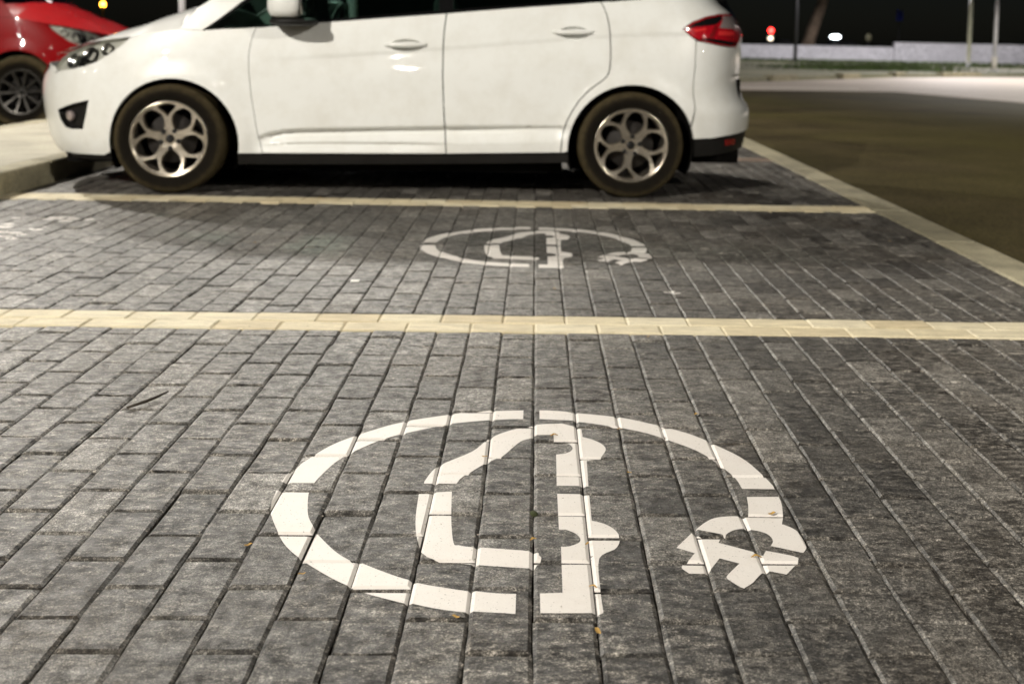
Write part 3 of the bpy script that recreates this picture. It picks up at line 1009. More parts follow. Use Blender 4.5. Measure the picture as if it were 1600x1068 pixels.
def make_wheel(parent, loc, hole_deg, tyre_r, rim_r, kind, flip=False):
    """alloy wheel: tyre, rim dish, spoked face with cap and nuts, brake disc; built about its hub, outer face towards -y"""
    w = bpy.data.objects.new('wheel', None)
    COL.objects.link(w)
    w.parent = parent
    w.location = loc
    if flip:
        w.rotation_euler = (0, 0, PI)
    R_, r_ = tyre_r, rim_r
    prof = [(r_ - 0.012, 0.020), (r_ + 0.002, 0.004), (r_ + 0.012, 0.000), (r_ + 0.030, -0.006), (R_ - 0.045, -0.009), (R_ - 0.026, -0.005), (R_ - 0.012, 0.006), (R_ - 0.004, 0.018), (R_ - 0.001, 0.035),
            (R_, 0.050), (R_, 0.070), (R_ - 0.006, 0.071), (R_ - 0.006, 0.079), (R_, 0.080), (R_, 0.12), (R_ - 0.006, 0.121), (R_ - 0.006, 0.129), (R_, 0.130), (R_ - 0.002, 0.165), (R_ - 0.012, 0.20), (R_ - 0.05, 0.212), (r_ + 0.01, 0.205), (r_ - 0.012, 0.19)]
    t = lathe_obj('tyre', prof, M['tyre'], w, 72)
    lathe_obj('rim', [(r_ + 0.004, 0.004), (r_ + 0.003, -0.001), (r_ - 0.003, -0.002), (r_ - 0.010, 0.004), (r_ - 0.014, 0.02), (r_ - 0.022, 0.05), (r_ - 0.03, 0.19)], M['alloy' if kind == 'y' else 'alloy2'], w, 72)
    lathe_obj('brake_disc', [(0.0, 0.062), (0.075, 0.062), (0.075, 0.075), (0.140, 0.075), (0.140, 0.095), (0.0, 0.095)], M['steel'], w, 48)
    lathe_obj('inner_barrel', [(0.0, 0.13), (r_ - 0.025, 0.13)], M['liner'], w, 32)
    # spoked face cut from a disc
    Rf = r_ - 0.008
    holes = []
    if kind == 'y':
        for k in range(5):
            a = math.radians(hole_deg + 72 * k)
            big = [(0.070, 0), (0.079, 0.020), (0.105, 0.043), (0.135, 0.056), (0.160, 0.053), (0.185, 0.040), (0.201, 0.027), (0.207, 0.013), (0.2085, 0), (0.207, -0.013), (0.201, -0.027), (0.185, -0.040), (0.160, -0.053), (0.135, -0.056), (0.105, -0.043), (0.079, -0.020)]
            holes.append([(u * Rf / 0.222 * math.cos(a) - q * Rf / 0.222 * math.sin(a), u * Rf / 0.222 * math.sin(a) + q * Rf / 0.222 * math.cos(a)) for u, q in big])
            a += math.radians(36)
            sm = [(0.147, 0), (0.160, 0.013), (0.179, 0.032), (0.194, 0.048), (0.2015, 0.048), (0.2085, 0.026), (0.2120, 0.0), (0.2085, -0.026), (0.2015, -0.048), (0.194, -0.048), (0.179, -0.032), (0.160, -0.013)]
            holes.append([(u * Rf / 0.222 * math.cos(a) - q * Rf / 0.222 * math.sin(a), u * Rf / 0.222 * math.sin(a) + q * Rf / 0.222 * math.cos(a)) for u, q in sm])
    else:
        for k in range(10):
            a = math.radians(hole_deg + 36 * k)
            big = [(0.062, 0.008), (0.13, 0.024), (0.19, 0.042), (0.204, 0.030), (0.206, 0), (0.204, -0.030), (0.19, -0.042), (0.13, -0.024), (0.062, -0.008)]
            holes.append([(u * Rf / 0.222 * math.cos(a) - q * Rf / 0.222 * math.sin(a), u * Rf / 0.222 * math.sin(a) + q * Rf / 0.222 * math.cos(a)) for u, q in big])
    holes = [smooth(h, 2, 70) for h in holes]
    lips = [shrink(h, -0.0055) for h in holes]
    outer = [(Rf * math.cos(2 * PI * k / 72), Rf * math.sin(2 * PI * k / 72)) for k in range(72)]
    pts, edges = [], []
    for lp in [outer] + lips + holes:
        k = len(pts)
        pts += [Vector(p) for p in lp]
        edges += [(k + i, k + (i + 1) % len(lp)) for i in range(len(lp))]
    for rr in (0.035, 0.06, 0.09, 0.13, 0.17):
        for q in range(int(rr * 300)):
            a = 2 * PI * q / int(rr * 300)
            p = (rr * math.cos(a), rr * math.sin(a))
            if not any(inside(p, h) for h in lips):
                pts.append(Vector(p))
    co, ed, fa, *_ = delaunay_2d_cdt(pts, edges, [], 0, 1e-6)
    lipset = {(round(p[0], 5), round(p[1], 5)) for h in holes for p in h}
    def depth(p):
        r = math.hypot(*p)
        d = 0.026 - 0.024 * (r / Rf) ** 2 + 0.010 * math.exp(-(r / 0.03) ** 2)
        return d + (0.009 if (round(p[0], 5), round(p[1], 5)) in lipset else 0.0)
    v = [(p[0], depth(p), p[1]) for p in co]
    f = []
    for t_ in fa:
        c = (sum(co[i][0] for i in t_) / 3, sum(co[i][1] for i in t_) / 3)
        if math.hypot(*c) < Rf and not any(inside(c, h) for h in holes):
            a, b, d = (Vector(v[i]) for i in t_)
            f.append(tuple(t_) if (b - a).cross(d - a).y < 0 else tuple(t_[::-1]))
    cnt = set()
    for q in f:
        for i in range(3):
            cnt.add((q[i], q[(i + 1) % 3]))
    for (a, b) in list(cnt):
        if (b, a) not in cnt:
            k = len(v)
            v += [v[a], v[b], (v[b][0], v[b][1] + 0.03, v[b][2]), (v[a][0], v[a][1] + 0.03, v[a][2])]
            f.append((k + 1, k, k + 3, k + 2))
    sp = mesh_obj('spokes', v, f, M['alloy' if kind == 'y' else 'alloy2'], w, False)
    lathe_obj('centre_cap', [(0.0, 0.020), (0.018, 0.020), (0.024, 0.023), (0.026, 0.034)], M['gloss'], w, 20)
    for k in range(5):
        a = math.radians(hole_deg + 72 * k)
        bm = bmesh.new()
        add_tube(bm, [(0.052 * math.cos(a), 0.014, 0.052 * math.sin(a)), (0.052 * math.cos(a), 0.045, 0.052 * math.sin(a))], 0.014, 6)
        bm_obj('wheel_nut', bm, M['black'], w)
    return w

def make_car(name, label, loc, rotz, paint, zmap, wheel_kind, hub_z, tyre_r, rim_r, detail=True, hole_degs=((58, 58), (81, 81))):
    global ZMAP
    ZMAP = zmap
    car = thing(name, label, 'car', loc, rotz)
    P = M[paint]
    # ---- lower body panels, near side then far side
    arF = arch(*FA, math.radians(176), math.radians(-9))       # from front foot over the top to the rear foot
    fender = [p for p in arF if p[0] > -1.70] + DOOR_F[1:] + [(-1.075, 0.940), (-1.182, 0.929), (-1.307, 0.934), (-1.416, 0.917), (-1.509, 0.904), (-1.590, 0.882)] + \
             [(-1.638, 0.836), (-1.705, 0.788), (-1.782, 0.742)] + SPLIT + [(-1.705, 0.44)]
    fender = [(-0.980, 0.236), (-0.845, 0.236)] + DOOR_F[1:] + [(-1.075, 0.940), (-1.182, 0.929), (-1.307, 0.934), (-1.416, 0.917), (-1.509, 0.904), (-1.590, 0.882), (-1.638, 0.836), (-1.705, 0.788), (-1.782, 0.742)] + SPLIT[:3] + \
             [p for p in arch(*FA, math.radians(140), math.radians(-6)) ]
    door1 = DOOR_F + [p for p in BELT if -0.85 < p[0] < 0.19] + DOOR_B[::-1]
    door2 = [(p[0], p[1]) for p in DOOR_B] + [p for p in BELT if 0.21 < p[0] < 1.08] + DOOR_R[::-1]
    arR = arch(*RA, math.radians(186), math.radians(9))
    quarter = DOOR_R + [(1.171, 1.153), (1.33, 1.168), (1.36, 1.25), (1.30, 1.40), (1.20, 1.485), (1.74, 1.485), (1.845, 1.33), (1.935, 1.15), (1.945, 1.104), (1.832, 1.095), (1.724, 1.073), (1.640, 1.041), (1.606, 1.020), (1.578, 0.996), (1.627, 0.956), (1.659, 0.936), (1.652, 0.758), (1.656, 0.608), (1.664, 0.476)] + \
              [p for p in arR[::-1] if True and p[1] < 0.66] 
    quarter = DOOR_R[::-1] + [(0.880, 0.262)] + [p for p in arch(*RA, math.radians(183), math.radians(22))] + [(1.656, 0.56), (1.652, 0.758), (1.659, 0.936), (1.627, 0.956), (1.578, 0.996), (1.606, 1.020), (1.640, 1.041), (1.724, 1.073), (1.832, 1.095), (1.945, 1.104), (1.935, 1.15), (1.845, 1.33), (1.74, 1.485), (1.20, 1.485), (1.30, 1.40), (1.36, 1.25), (1.33, 1.168), (1.171, 1.153)]
    for side in ('none', 'far'):
        panel('front_fender', fender, P, car, gap=0.0002, mirror=side, thick=0.03)
        d = panel('front_door', door1, P, car, mirror=side, creases=LOWER_CREASES + SHOULDER if side == 'none' else (), holes=[ell(-0.028, 0.866)] if detail else ())
        d2 = panel('rear_door', door2, P, car, mirror=side, creases=LOWER_CREASES + SHOULDER if side == 'none' else (), holes=[ell(0.934, 0.959)] if detail else ())
        panel('rear_quarter', quarter, P, car, mirror=side, creases=SHOULDER if side == 'none' else ())
        sy = 1 if side == 'far' else -1
        if detail:
            for dd, hx, hz in ((d, -0.033, 0.873), (d2, 0.929, 0.966)):
                yb = S(hx, hz)
                # cup behind the handle
                bv, bf_ = [], []
                for q in range(6):
                    rr = 1 - q / 5 * 0.999
                    for k in range(28):
                        ex, ez = hx + 0.005 + rr * 0.0915 * math.cos(2 * PI * k / 28), hz - 0.007 + rr * 0.0395 * math.sin(2 * PI * k / 28)
                        bv.append((ex, sy * (S(ex, ez) + 0.0005 - 0.034 * (1 - rr * rr) ** 0.55), ZMAP(ez)))
                for q in range(5):
                    for k in range(28):
                        bf_.append((q * 28 + k, q * 28 + (k + 1) % 28, (q + 1) * 28 + (k + 1) % 28, (q + 1) * 28 + k))
                mesh_obj('handle_recess', bv, bf_, P, dd, True)
                bm = bmesh.new()
                n = 14
                rings = []
                for i in range(n + 1):
                    t = i / n
                    x = hx - 0.122 + 0.244 * t
                    prot = 0.034 * (max(0, math.sin(PI * t)) ** 0.55) + 0.002
                    h = 0.007 + 0.009 * math.sin(PI * t) ** 0.7
                    zc = hz + 0.006 * (t - 0.5)
                    rings.append([bm.verts.new((x, sy * (yb + prot - 0.010 * math.cos(q) - 0.006), ZMAP(zc + h * math.sin(q)))) for q in [2 * PI * k / 10 for k in range(10)]])
                for a, b in zip(rings, rings[1:]):
                    for k in range(10):
                        bm.faces.new((a[k], a[(k + 1) % 10], b[(k + 1) % 10], b[k]))
                bm.faces.new(rings[0]); bm.faces.new(rings[-1])
                hd = bm_obj('handle', bm, P, dd, True)
        # window surround and glass
        wl = [(x, z) for x, z in BELT if -1.19 < x < 1.34]
        panel('side_glass', [(-0.70, belt(-0.70) + 0.018), (-0.16, belt(-0.16) + 0.018), (0.150, belt(0.15) + 0.018), (0.150, 1.455), (-0.28, 1.44), (-0.58, 1.335), (-0.70, 1.27)], M['glass'], car, inset=0.012, gap=0.0, thick=0.004, mirror=side)
        panel('side_glass', [(0.235, belt(.235) + 0.018), (0.60, belt(.6) + 0.018), (1.03, belt(1.03) + 0.018), (1.03, 1.44), (0.60, 1.46), (0.235, 1.458)], M['glass'], car, inset=0.012, gap=0.0, thick=0.004, mirror=side)
        panel('quarter_glass', [(-1.145, 0.945), (-0.80, 0.975), (-0.80, 1.19), (-0.955, 1.085)], M['glass'], car, inset=0.012, gap=0.0, thick=0.004, mirror=side)
        panel('quarter_glass', [(1.085, 1.165), (1.315, 1.185), (1.345, 1.25), (1.285, 1.38), (1.18, 1.44), (1.085, 1.44)], M['glass'], car, inset=0.012, gap=0.0, thick=0.004, mirror=side)
        panel('window_frame', [(-1.18, 0.930)] + [p for p in BELT if -1.1 < p[0] < 1.3] + [(1.33, 1.169), (1.36, 1.25), (1.30, 1.40), (1.20, 1.475), (0.20, 1.475), (-0.30, 1.458), (-0.62, 1.345), (-0.955, 1.108)], M['gloss'], car, inset=0.006, gap=0.001, mirror=side,
              holes=[[(-0.70, belt(-0.70) + 0.018), (-0.16, belt(-0.16) + 0.018), (0.150, belt(0.15) + 0.018), (0.150, 1.455), (-0.28, 1.44), (-0.58, 1.335), (-0.70, 1.27)],
                     [(0.235, belt(.235) + 0.018), (0.60, belt(.6) + 0.018), (1.03, belt(1.03) + 0.018), (1.03, 1.44), (0.60, 1.46), (0.235, 1.458)],
                     [(-1.145, 0.945), (-0.80, 0.975), (-0.80, 1.19), (-0.955, 1.085)],
                     [(1.085, 1.165), (1.315, 1.185), (1.345, 1.25), (1.285, 1.38), (1.18, 1.44), (1.085, 1.44)]])
        panel('roof_pillar', [(-1.307, 0.936), (-1.18, 0.930), (-0.955, 1.108), (-0.62, 1.345), (-0.30, 1.458), (0.20, 1.475), (1.20, 1.475), (1.20, 1.50), (0.2, 1.50), (-0.38, 1.50), (-0.72, 1.385), (-1.06, 1.165), (-1.213, 1.055)], P, car, gap=0.001, mirror=side)
        panel('sill', [(-0.985, 0.232), (-0.62, 0.232), (0.20, 0.242), (0.87, 0.256), (0.915, 0.258), (0.915, 0.195), (0.20, 0.178), (-0.985, 0.160)], M['black'], car, inset=0.022, gap=0.0, thick=0.10, mirror=side)
        panel('headlight', HEADLIGHT, M['lens'], car, inset=0.004, gap=0.0025, thick=0.01, mirror=side, grid=0.03)
        # lamp bucket behind the lens with two reflector bowls
        panel('lamp_divider', [(-1.93, 0.70), (-1.885, 0.715), (-1.835, 0.815), (-1.865, 0.835), (-1.905, 0.80)], M['gloss'], car, inset=0.018, gap=0.0, thick=0.01, mirror=side, grid=0.03)
        bk = panel('lamp_housing', HEADLIGHT, M['bowl'], car, inset=0.030, gap=0.003, thick=-0.022, mirror=side, grid=0.04)
        for bx, bz, br in ((-1.965, 0.745, 0.042), (-1.845, 0.780, 0.046), (-1.735, 0.815, 0.034)):
            n = side_normal(x2s(bx, bz), bz)
            p = side_point(x2s(bx, bz), bz) - n * 0.040
            q = Vector((n.x, n.y * (-sy if False else 1), n.z))
            bm = bmesh.new()
            prof = [(0.0, 0.0), (br * 0.5, 0.006), (br * 0.85, 0.02), (br, 0.032), (br * 1.12, 0.032)]
            quat = Vector((0, 0, 1)).rotation_difference(n)
            rings = []
            for rr, h in prof:
                rings.append([bm.verts.new(p + quat @ Vector((rr * math.cos(2 * PI * k / 20), rr * math.sin(2 * PI * k / 20), h))) for k in range(20)])
            for a, b in zip(rings, rings[1:]):
                for k in range(20):
                    bm.faces.new((a[k], a[(k + 1) % 20], b[(k + 1) % 20], b[k]))
            bmesh.ops.remove_doubles(bm, verts=bm.verts, dist=0.0004)
            for v in bm.verts:
                v.co.z = ZMAP(v.co.z)
                if side == 'far':
                    v.co.y = -v.co.y
            bm_obj('reflector_bowl', bm, M['chrome'], bk, True)
        tl = panel('tail_light', TAIL, M['redlens'], car, inset=-0.003, gap=0.002, thick=0.02, mirror=side, grid=0.03)
        panel('clear_section', [(1.81, 1.010), (1.965, 1.005), (1.955, 1.085), (1.85, 1.082)], M['palelens'], tl, inset=-0.005, gap=0.0, thick=0.006, mirror=side, grid=0.03)
        panel('lamp_bezel', [(1.59, 0.996), (1.64, 1.030), (1.724, 1.064), (1.832, 1.086), (1.84, 1.066), (1.79, 1.030), (1.74, 1.022), (1.65, 1.012)], M['gloss'], tl, inset=-0.005, gap=0.0, thick=0.006, mirror=side, grid=0.03)
        panel('lamp_bezel', [(1.66, 0.940), (1.795, 0.920), (1.90, 0.908), (1.945, 0.915), (1.955, 0.928), (1.86, 0.935), (1.74, 0.948)], M['gloss'], tl, inset=-0.005, gap=0.0, thick=0.006, mirror=side, grid=0.03)
        panel('clear_section', [(1.635, 0.993), (1.72, 1.008), (1.72, 0.992), (1.65, 0.982)], M['redglow'], tl, inset=-0.005, gap=0.0, thick=0.006, mirror=side, grid=0.03)
        panel('clear_section', [(1.80, 0.965), (1.93, 0.968), (1.925, 0.99), (1.81, 0.992)], M['redglow'], tl, inset=-0.005, gap=0.0, thick=0.006, mirror=side, grid=0.03)
        panel('lamp_bezel', [(1.735, 0.955), (1.765, 0.952), (1.80, 1.02), (1.775, 1.025)], M['reddeep'], tl, inset=-0.0055, gap=0.0, thick=0.006, mirror=side, grid=0.03)
        # wheel arch liner
        for (cx, cz, r), nm in ((FA, 'wheel_arch_liner'), (RA, 'wheel_arch_liner')):
            v, f = [], []
            n = 28
            for i in range(n + 1):
                a = math.radians(-25 + 230 * i / n)
                for yy in (-0.865, -0.55):
                    v.append((cx + (r - 0.004) * math.cos(a), -sy * yy, ZMAP(cz + (r - 0.004) * math.sin(a))))
            for i in range(n):
                f.append((2 * i, 2 * i + 1, 2 * i + 3, 2 * i + 2))
            v += [(cx + r * math.cos(math.radians(-25 + 230 * i / n)), -sy * -0.56, ZMAP(cz + r * math.sin(math.radians(-25 + 230 * i / n)))) for i in range(n + 1)]
            f.append(tuple(range(2 * n + 2, 3 * n + 3)))
            mesh_obj(nm, v, f, M['liner'], car)
        # door mirror
        mr = bpy.data.objects.new('door_mirror', None)
        COL.objects.link(mr)
        mr.parent = car
        def blob(nm, x0, x1, y0, y1, z0, z1, mt, bev):
            bm = bmesh.new()
            add_box(bm, x0, x1, min(-sy * -y0, -sy * -y1), max(-sy * -y0, -sy * -y1), z0, z1)
            bmesh.ops.subdivide_edges(bm, edges=bm.edges[:], cuts=3, use_grid_fill=True)
            for v in bm.verts:
                c = Vector(((x0 + x1) / 2, sy * (y0 + y1) / 2, (z0 + z1) / 2))
                h = Vector(((x1 - x0) / 2, (y1 - y0) / 2, (z1 - z0) / 2))
                u = Vector(((v.co.x - c.x) / h.x, (v.co.y - c.y) / h.y, (v.co.z - c.z) / h.z))
                L = (abs(u.x) ** bev + abs(u.y) ** bev + abs(u.z) ** bev) ** (1 / bev)
                mx = max(abs(u.x), abs(u.y), abs(u.z))
                if L > 0:
                    u *= mx / L
                v.co = Vector((c.x + u.x * h.x, c.y + u.y * h.y, ZMAP(c.z + u.z * h.z)))
            return bm_obj(nm, bm, mt, mr, True)
        blob('mirror_shell', -0.785, -0.595, 0.925, 1.125, 1.005, 1.175, P, 3.6)
        blob('mirror_base', -0.785, -0.520, 0.845, 1.10, 0.965, 1.012, M['black'], 3.0)
        blob('mirror_glass', -0.600, -0.588, 0.945, 1.110, 1.025, 1.160, M['chrome'], 8)
    # ---- panels that cross the car
    q0 = XA - 1.0
    hl = [(x2s(x, z), z) for x, z in HEADLIGHT]
    bump = [(x2s(-1.705, 0.236), 0.236)]
    bump = [(x2s(-1.755, 0.205), 0.205), (x2s(-1.705, 0.23), 0.23)] + [(x2s(x, z), z) for x, z in arch(*FA, math.radians(186), math.radians(140), 12)] + [(x2s(x, z), z) for x, z in SPLIT[:3][::-1]] + [(x2s(x, z), z) for x, z in ((-1.962, 0.692), (-2.112, 0.665))] + \
           [(q0 + 0.42, 0.668), (q0 + 0.36, 0.705), (q0 + 0.2, 0.72), (q0, 0.725), (q0, 0.20), (q0 + 0.3, 0.20), (x2s(-1.95, 0.20), 0.20)]
    fb = panel('front_bumper', bump, P, car, gap=0.0002, mirror='both', is_s=True, holes=[FOG], thick=0.03)
    for side in ('none', 'far'):
        panel('fog_lamp_surround', FOG, M['black'], fb, inset=0.035, gap=0.0, thick=-0.034, mirror=side, grid=0.03)
        n = side_normal(x2s(-1.985, 0.42), 0.42)
        p = side_point(x2s(-1.985, 0.42), 0.42) - n * 0.022
        if side == 'far':
            p.y, n.y = -p.y, -n.y
        p.z = ZMAP(p.z)
        tube_obj('fog_lamp', [p - n * 0.01, p + n * 0.012, p + n * 0.016], [0.030, 0.030, 0.022], M['palelens'], fb, 16)
    panel('lower_lip', [(x2s(-1.70, 0.222), 0.222), (x2s(-1.95, 0.197), 0.197), (q0 + 0.3, 0.197), (q0, 0.197), (q0, 0.15), (q0 + 0.3, 0.15), (x2s(-1.70, 0.165), 0.165)], M['black'], car, inset=0.02, gap=0.0, mirror='both', is_s=True)
    panel('grille', [(q0 + 0.30, 0.69), (q0 + 0.29, 0.705), (q0, 0.715), (q0, 0.62), (q0 + 0.25, 0.64)], M['gloss'], car, inset=-0.004, gap=0.0, mirror='both', is_s=True)
    q1 = XB + 1.0
    rb_ = [(x2s(1.664, 0.352), 0.352), (x2s(1.765, 0.353), 0.353), (x2s(1.87, 0.364), 0.364), (x2s(1.953, 0.370), 0.370), (x2s(2.02, 0.378), 0.378), (q1, 0.40), (q1, 0.7235), (q1 - 0.412, 0.7235), (q1 - 0.412, 0.89)] + \
          [(x2s(x, z), z) for x, z in ((1.985, 0.933), (1.945, 0.898), (1.870, 0.900), (1.795, 0.909), (1.675, 0.929), (1.659, 0.932), (1.652, 0.758), (1.656, 0.56))] + [(x2s(x, z), z) for x, z in arch(*RA, math.radians(20), math.radians(9.5), 5)]
    panel('rear_bumper', rb_, P, car, mirror='both', is_s=True, thick=0.02)
    vl = [(x2s(1.664, 0.350), 0.350), (x2s(1.765, 0.350), 0.350), (x2s(1.87, 0.361), 0.361), (x2s(1.953, 0.367), 0.367), (x2s(2.02, 0.375), 0.375), (q1, 0.40), (q1, 0.26), (x2s(1.995, 0.268), 0.268), (x2s(1.912, 0.258), 0.258), (x2s(1.794, 0.247), 0.247), (x2s(1.672, 0.242), 0.242)]
    va = panel('rear_valance', vl, M['black'], car, inset=0.012, gap=0.0, mirror='both', is_s=True)
    for side in ('none', 'far'):
        panel('rear_reflector', [(1.878, 0.339), (1.958, 0.341), (1.962, 0.305), (1.884, 0.303)], M['reddeep'], va, inset=0.008, gap=0.0, thick=0.004, mirror=side)
    # tailgate between the lamps, up to the rear window
    panel('tailgate', [(q1, 0.7265), (q1, 1.06), (x2s(1.960, 1.104), 1.104), (x2s(2.012, 0.994), 0.994), (x2s(1.99, 0.935), 0.935), (q1 - 0.409, 0.89), (q1 - 0.409, 0.7265)], P, car, mirror='both', is_s=True)
    def hatch(u, w):
        z = 1.06 + 0.425 * w
        xe = spl([(1.06, 1.965), (1.15, 1.938), (1.33, 1.846), (1.485, 1.742)], z)
        ye = S(xe, z) * 0.995
        b = 1 - (2 * u - 1) ** 2
        return (xe + b * 0.10, (2 * u - 1) * ye, z)
    grid_surface('rear_window', hatch, 16, 8, M['gloss'], car)
    def hood(u, w):
        # w runs from the windscreen to the nose along the shut line
        x = -1.300 - w * 0.90
        xs = max(x, -2.20)
        ye = S(xs, hood_edge(xs)) - 0.008
        e = (2 * u - 1)
        b = 1 - abs(e) ** 2.6
        dz = spl([(-2.20, 0.004), (-2.0, 0.020), (-1.75, 0.070), (-1.5, 0.116), (-1.3, 0.152)], x)
        return (xs - b * spl([(-2.2, 0.06), (-1.9, 0.0), (-1.3, 0.05)], x), e * ye, hood_edge(xs) + dz * b)
    grid_surface('hood', hood, 30, 26, P, car)
    def cowl(u, w):
        xa_ = -1.298 + 0.09 * w
        za = 0.936 + 0.115 * w
        e = 2 * u - 1
        b = 1 - abs(e) ** 2.6
        return (xa_ - 0.055 * b, e * (S(xa_, za) - 0.012), za + b * (0.150 * (1 - w) + 0.035 * w))
    grid_surface('hood_rear_edge', cowl, 24, 6, P, car)
    def screen(u, w):
        t = w
        xa_ = spl([(0, -1.212), (0.35, -0.93), (0.7, -0.62), (1, -0.36)], t)
        za = spl([(0, 1.052), (0.35, 1.255), (0.7, 1.42), (1, 1.502)], t)
        e = 2 * u - 1
        b = 1 - e * e
        return (xa_ - 0.10 * b * (1 - 0.1 * t), e * (S(max(xa_, XA), za) - 0.01), za + 0.02 * b + 0.07 * b * t)
    grid_surface('windscreen', screen, 18, 10, M['glass'], car)
    def roof(u, w):
        x = -0.36 + w * 2.10
        e = 2 * u - 1
        b = 1 - abs(e) ** 2.4
        return (x - 0.11 * b * (1 - w) + 0.06 * b * w, e * S(x, 1.498), 1.500 + b * spl([(-0.36, 0.085), (0.4, 0.125), (1.2, 0.11), (1.74, 0.075)], x) - 0.015 * max(0, w - 0.85) / 0.15)
    grid_surface('roof', roof, 20, 18, P, car)
    # under body and cabin floor keep light from passing through
    def zb(a): return ZMAP(a)
    bm = bmesh.new()
    add_box(bm, -0.97, 0.89, -0.72, 0.72, zb(0.125), zb(0.42))
    add_box(bm, -2.05, -0.99, -0.54, 0.54, zb(0.14), zb(0.70))
    add_box(bm, 0.92, 2.0, -0.54, 0.54, zb(0.18), zb(0.70))
    bm_obj('underbody', bm, M['liner'], car)
    if detail:
        for yy in (-0.38, 0.38):
            for sx in (-0.05, 0.85):
                bm = bmesh.new()
                add_box(bm, sx - 0.28, sx + 0.20, yy - 0.25, yy + 0.25, 0.45, 0.62, 0.04)
                add_box(bm, sx + 0.16, sx + 0.30, yy - 0.24, yy + 0.24, 0.60, 1.17, 0.05)
                add_box(bm, sx + 0.19, sx + 0.29, yy - 0.13, yy + 0.13, 1.19, 1.38, 0.04)
                bm_obj('seat', bm, M['seat'], car)
        bm = bmesh.new()
        add_box(bm, -1.15, -0.62, -0.72, 0.72, 0.62, 0.96, 0.06)
        bm_obj('dashboard', bm, M['seat'], car)
        bm = bmesh.new()
        pts = [(-0.52 + 0.06 * math.sin(a), -0.38 + 0.185 * math.cos(a), 0.93 + 0.175 * math.sin(a)) for a in [2 * PI * k / 24 for k in range(25)]]
        add_tube(bm, pts, 0.015, 8, False)
        bm_obj('steering_wheel', bm, M['black'], car, True)
    # ---- wheels
    wy = -0.905
    make_wheel(car, (-1.363, wy, hub_z), hole_degs[0][0], tyre_r, rim_r, wheel_kind)
    make_wheel(car, (1.282, wy, hub_z), hole_degs[1][0], tyre_r, rim_r, wheel_kind)
    make_wheel(car, (-1.363, -wy, hub_z), hole_degs[0][1], tyre_r, rim_r, wheel_kind, True)
    make_wheel(car, (1.282, -wy, hub_z), hole_degs[1][1], tyre_r, rim_r, wheel_kind, True)
    return car

white_car = make_car('parked_car', 'white compact people carrier parked side-on across the farther bay', (-0.754, 7.49, 0), math.radians(2.6), 'white', lambda z: z, 'y', 0.312, 0.312, 0.214)
red_car = make_car('parked_car', 'red car parked behind the white car with its nose over the island', (-6.17, 11.72, -0.004), math.radians(180), 'red', lambda z: z * 1.10 + 0.012, 'multi', 0.345, 0.345, 0.212, False)
ZMAP = lambda z: z

# ------------------------------------------------------------------ background: walls, posts, tree, sign, far vehicles
def low_wall(label, a, b, h, z0=-0.1):
    d = Vector((b[0] - a[0], b[1] - a[1], 0))
    t = thing('low_wall', label, 'wall', (a[0], a[1], 0), math.atan2(d.y, d.x), 'low white walls beyond the road')
    box_obj('wall_body', 0, d.length, -0.15, 0.15, z0, h, M['wall'], t)
    box_obj('coping', -0.02, d.length + 0.02, -0.19, 0.19, h + 0.002, h + 0.06, M['wall'], t, 0.015)
low_wall('lower stretch of white rendered wall beyond the road, left of the step', (5.5, 80.0), (25.15, 80.0), 1.08)
low_wall('higher stretch of white rendered wall beyond the road, behind the two pale posts', (25.25, 80.1), (60, 80.5), 1.42)

def post(name, label, cat, x, y, h, r, mat, sleeve=None, group=None):
    t = thing(name, label, cat, (x, y, 0), 0, group)
    tube_obj('pole', [(0, 0, 0.0), (0, 0, h)], [r, r * 0.8], mat, t, 14)
    tube_obj('base_collar', [(0, 0, 0.09), (0, 0, 0.16)], r * 1.9, mat, t, 14)
    if sleeve:
        tube_obj('sleeve', [(0, 0, 0.1), (0, 0, sleeve)], r * 1.35, M['postwhite'], t, 14)
    return t

lamp_rng = random.Random(3)
M['lamp'] = emit('lamp_diffuser', (1.0, 0.93, 0.82), 60.0)
def street_lamp(label, x, y, h, arm, power, col=(1, 0.945, 0.85), r=0.065, mat=None, radius=0.10, cone=165, group='street lamps'):
    """post with a short arm and a downward lantern; the lamp's own light sits under the diffuser"""
    t = post('street_lamp', label, 'street lamp', x, y, h, r, mat or M['galv'], None, group)
    ax_, ay_ = arm
    tube_obj('arm', [(0, 0, h - 0.05), (ax_ * 0.6, ay_ * 0.6, h + 0.12), (ax_, ay_, h + 0.14)], 0.035, mat or M['galv'], t, 10)
    hd = box_obj('lantern', ax_ - 0.16, ax_ + 0.16, ay_ - 0.32, ay_ + 0.32, h + 0.08, h + 0.20, M['postdark'], t, 0.03)
    box_obj('diffuser', ax_ - 0.12, ax_ + 0.12, ay_ - 0.26, ay_ + 0.26, h + 0.070, h + 0.078, M['lamp'], hd)
    ld = bpy.data.lights.new('lamp_light', 'SPOT')
    ld.energy = power
    ld.color = col
    ld.spot_size = math.radians(cone)
    ld.spot_blend = 0.15
    ld.shadow_soft_size = radius
    lo = bpy.data.objects.new('lamp_light', ld)
    COL.objects.link(lo)
    lo.parent = t
    lo.location = (ax_, ay_, h - 0.06)
    return t

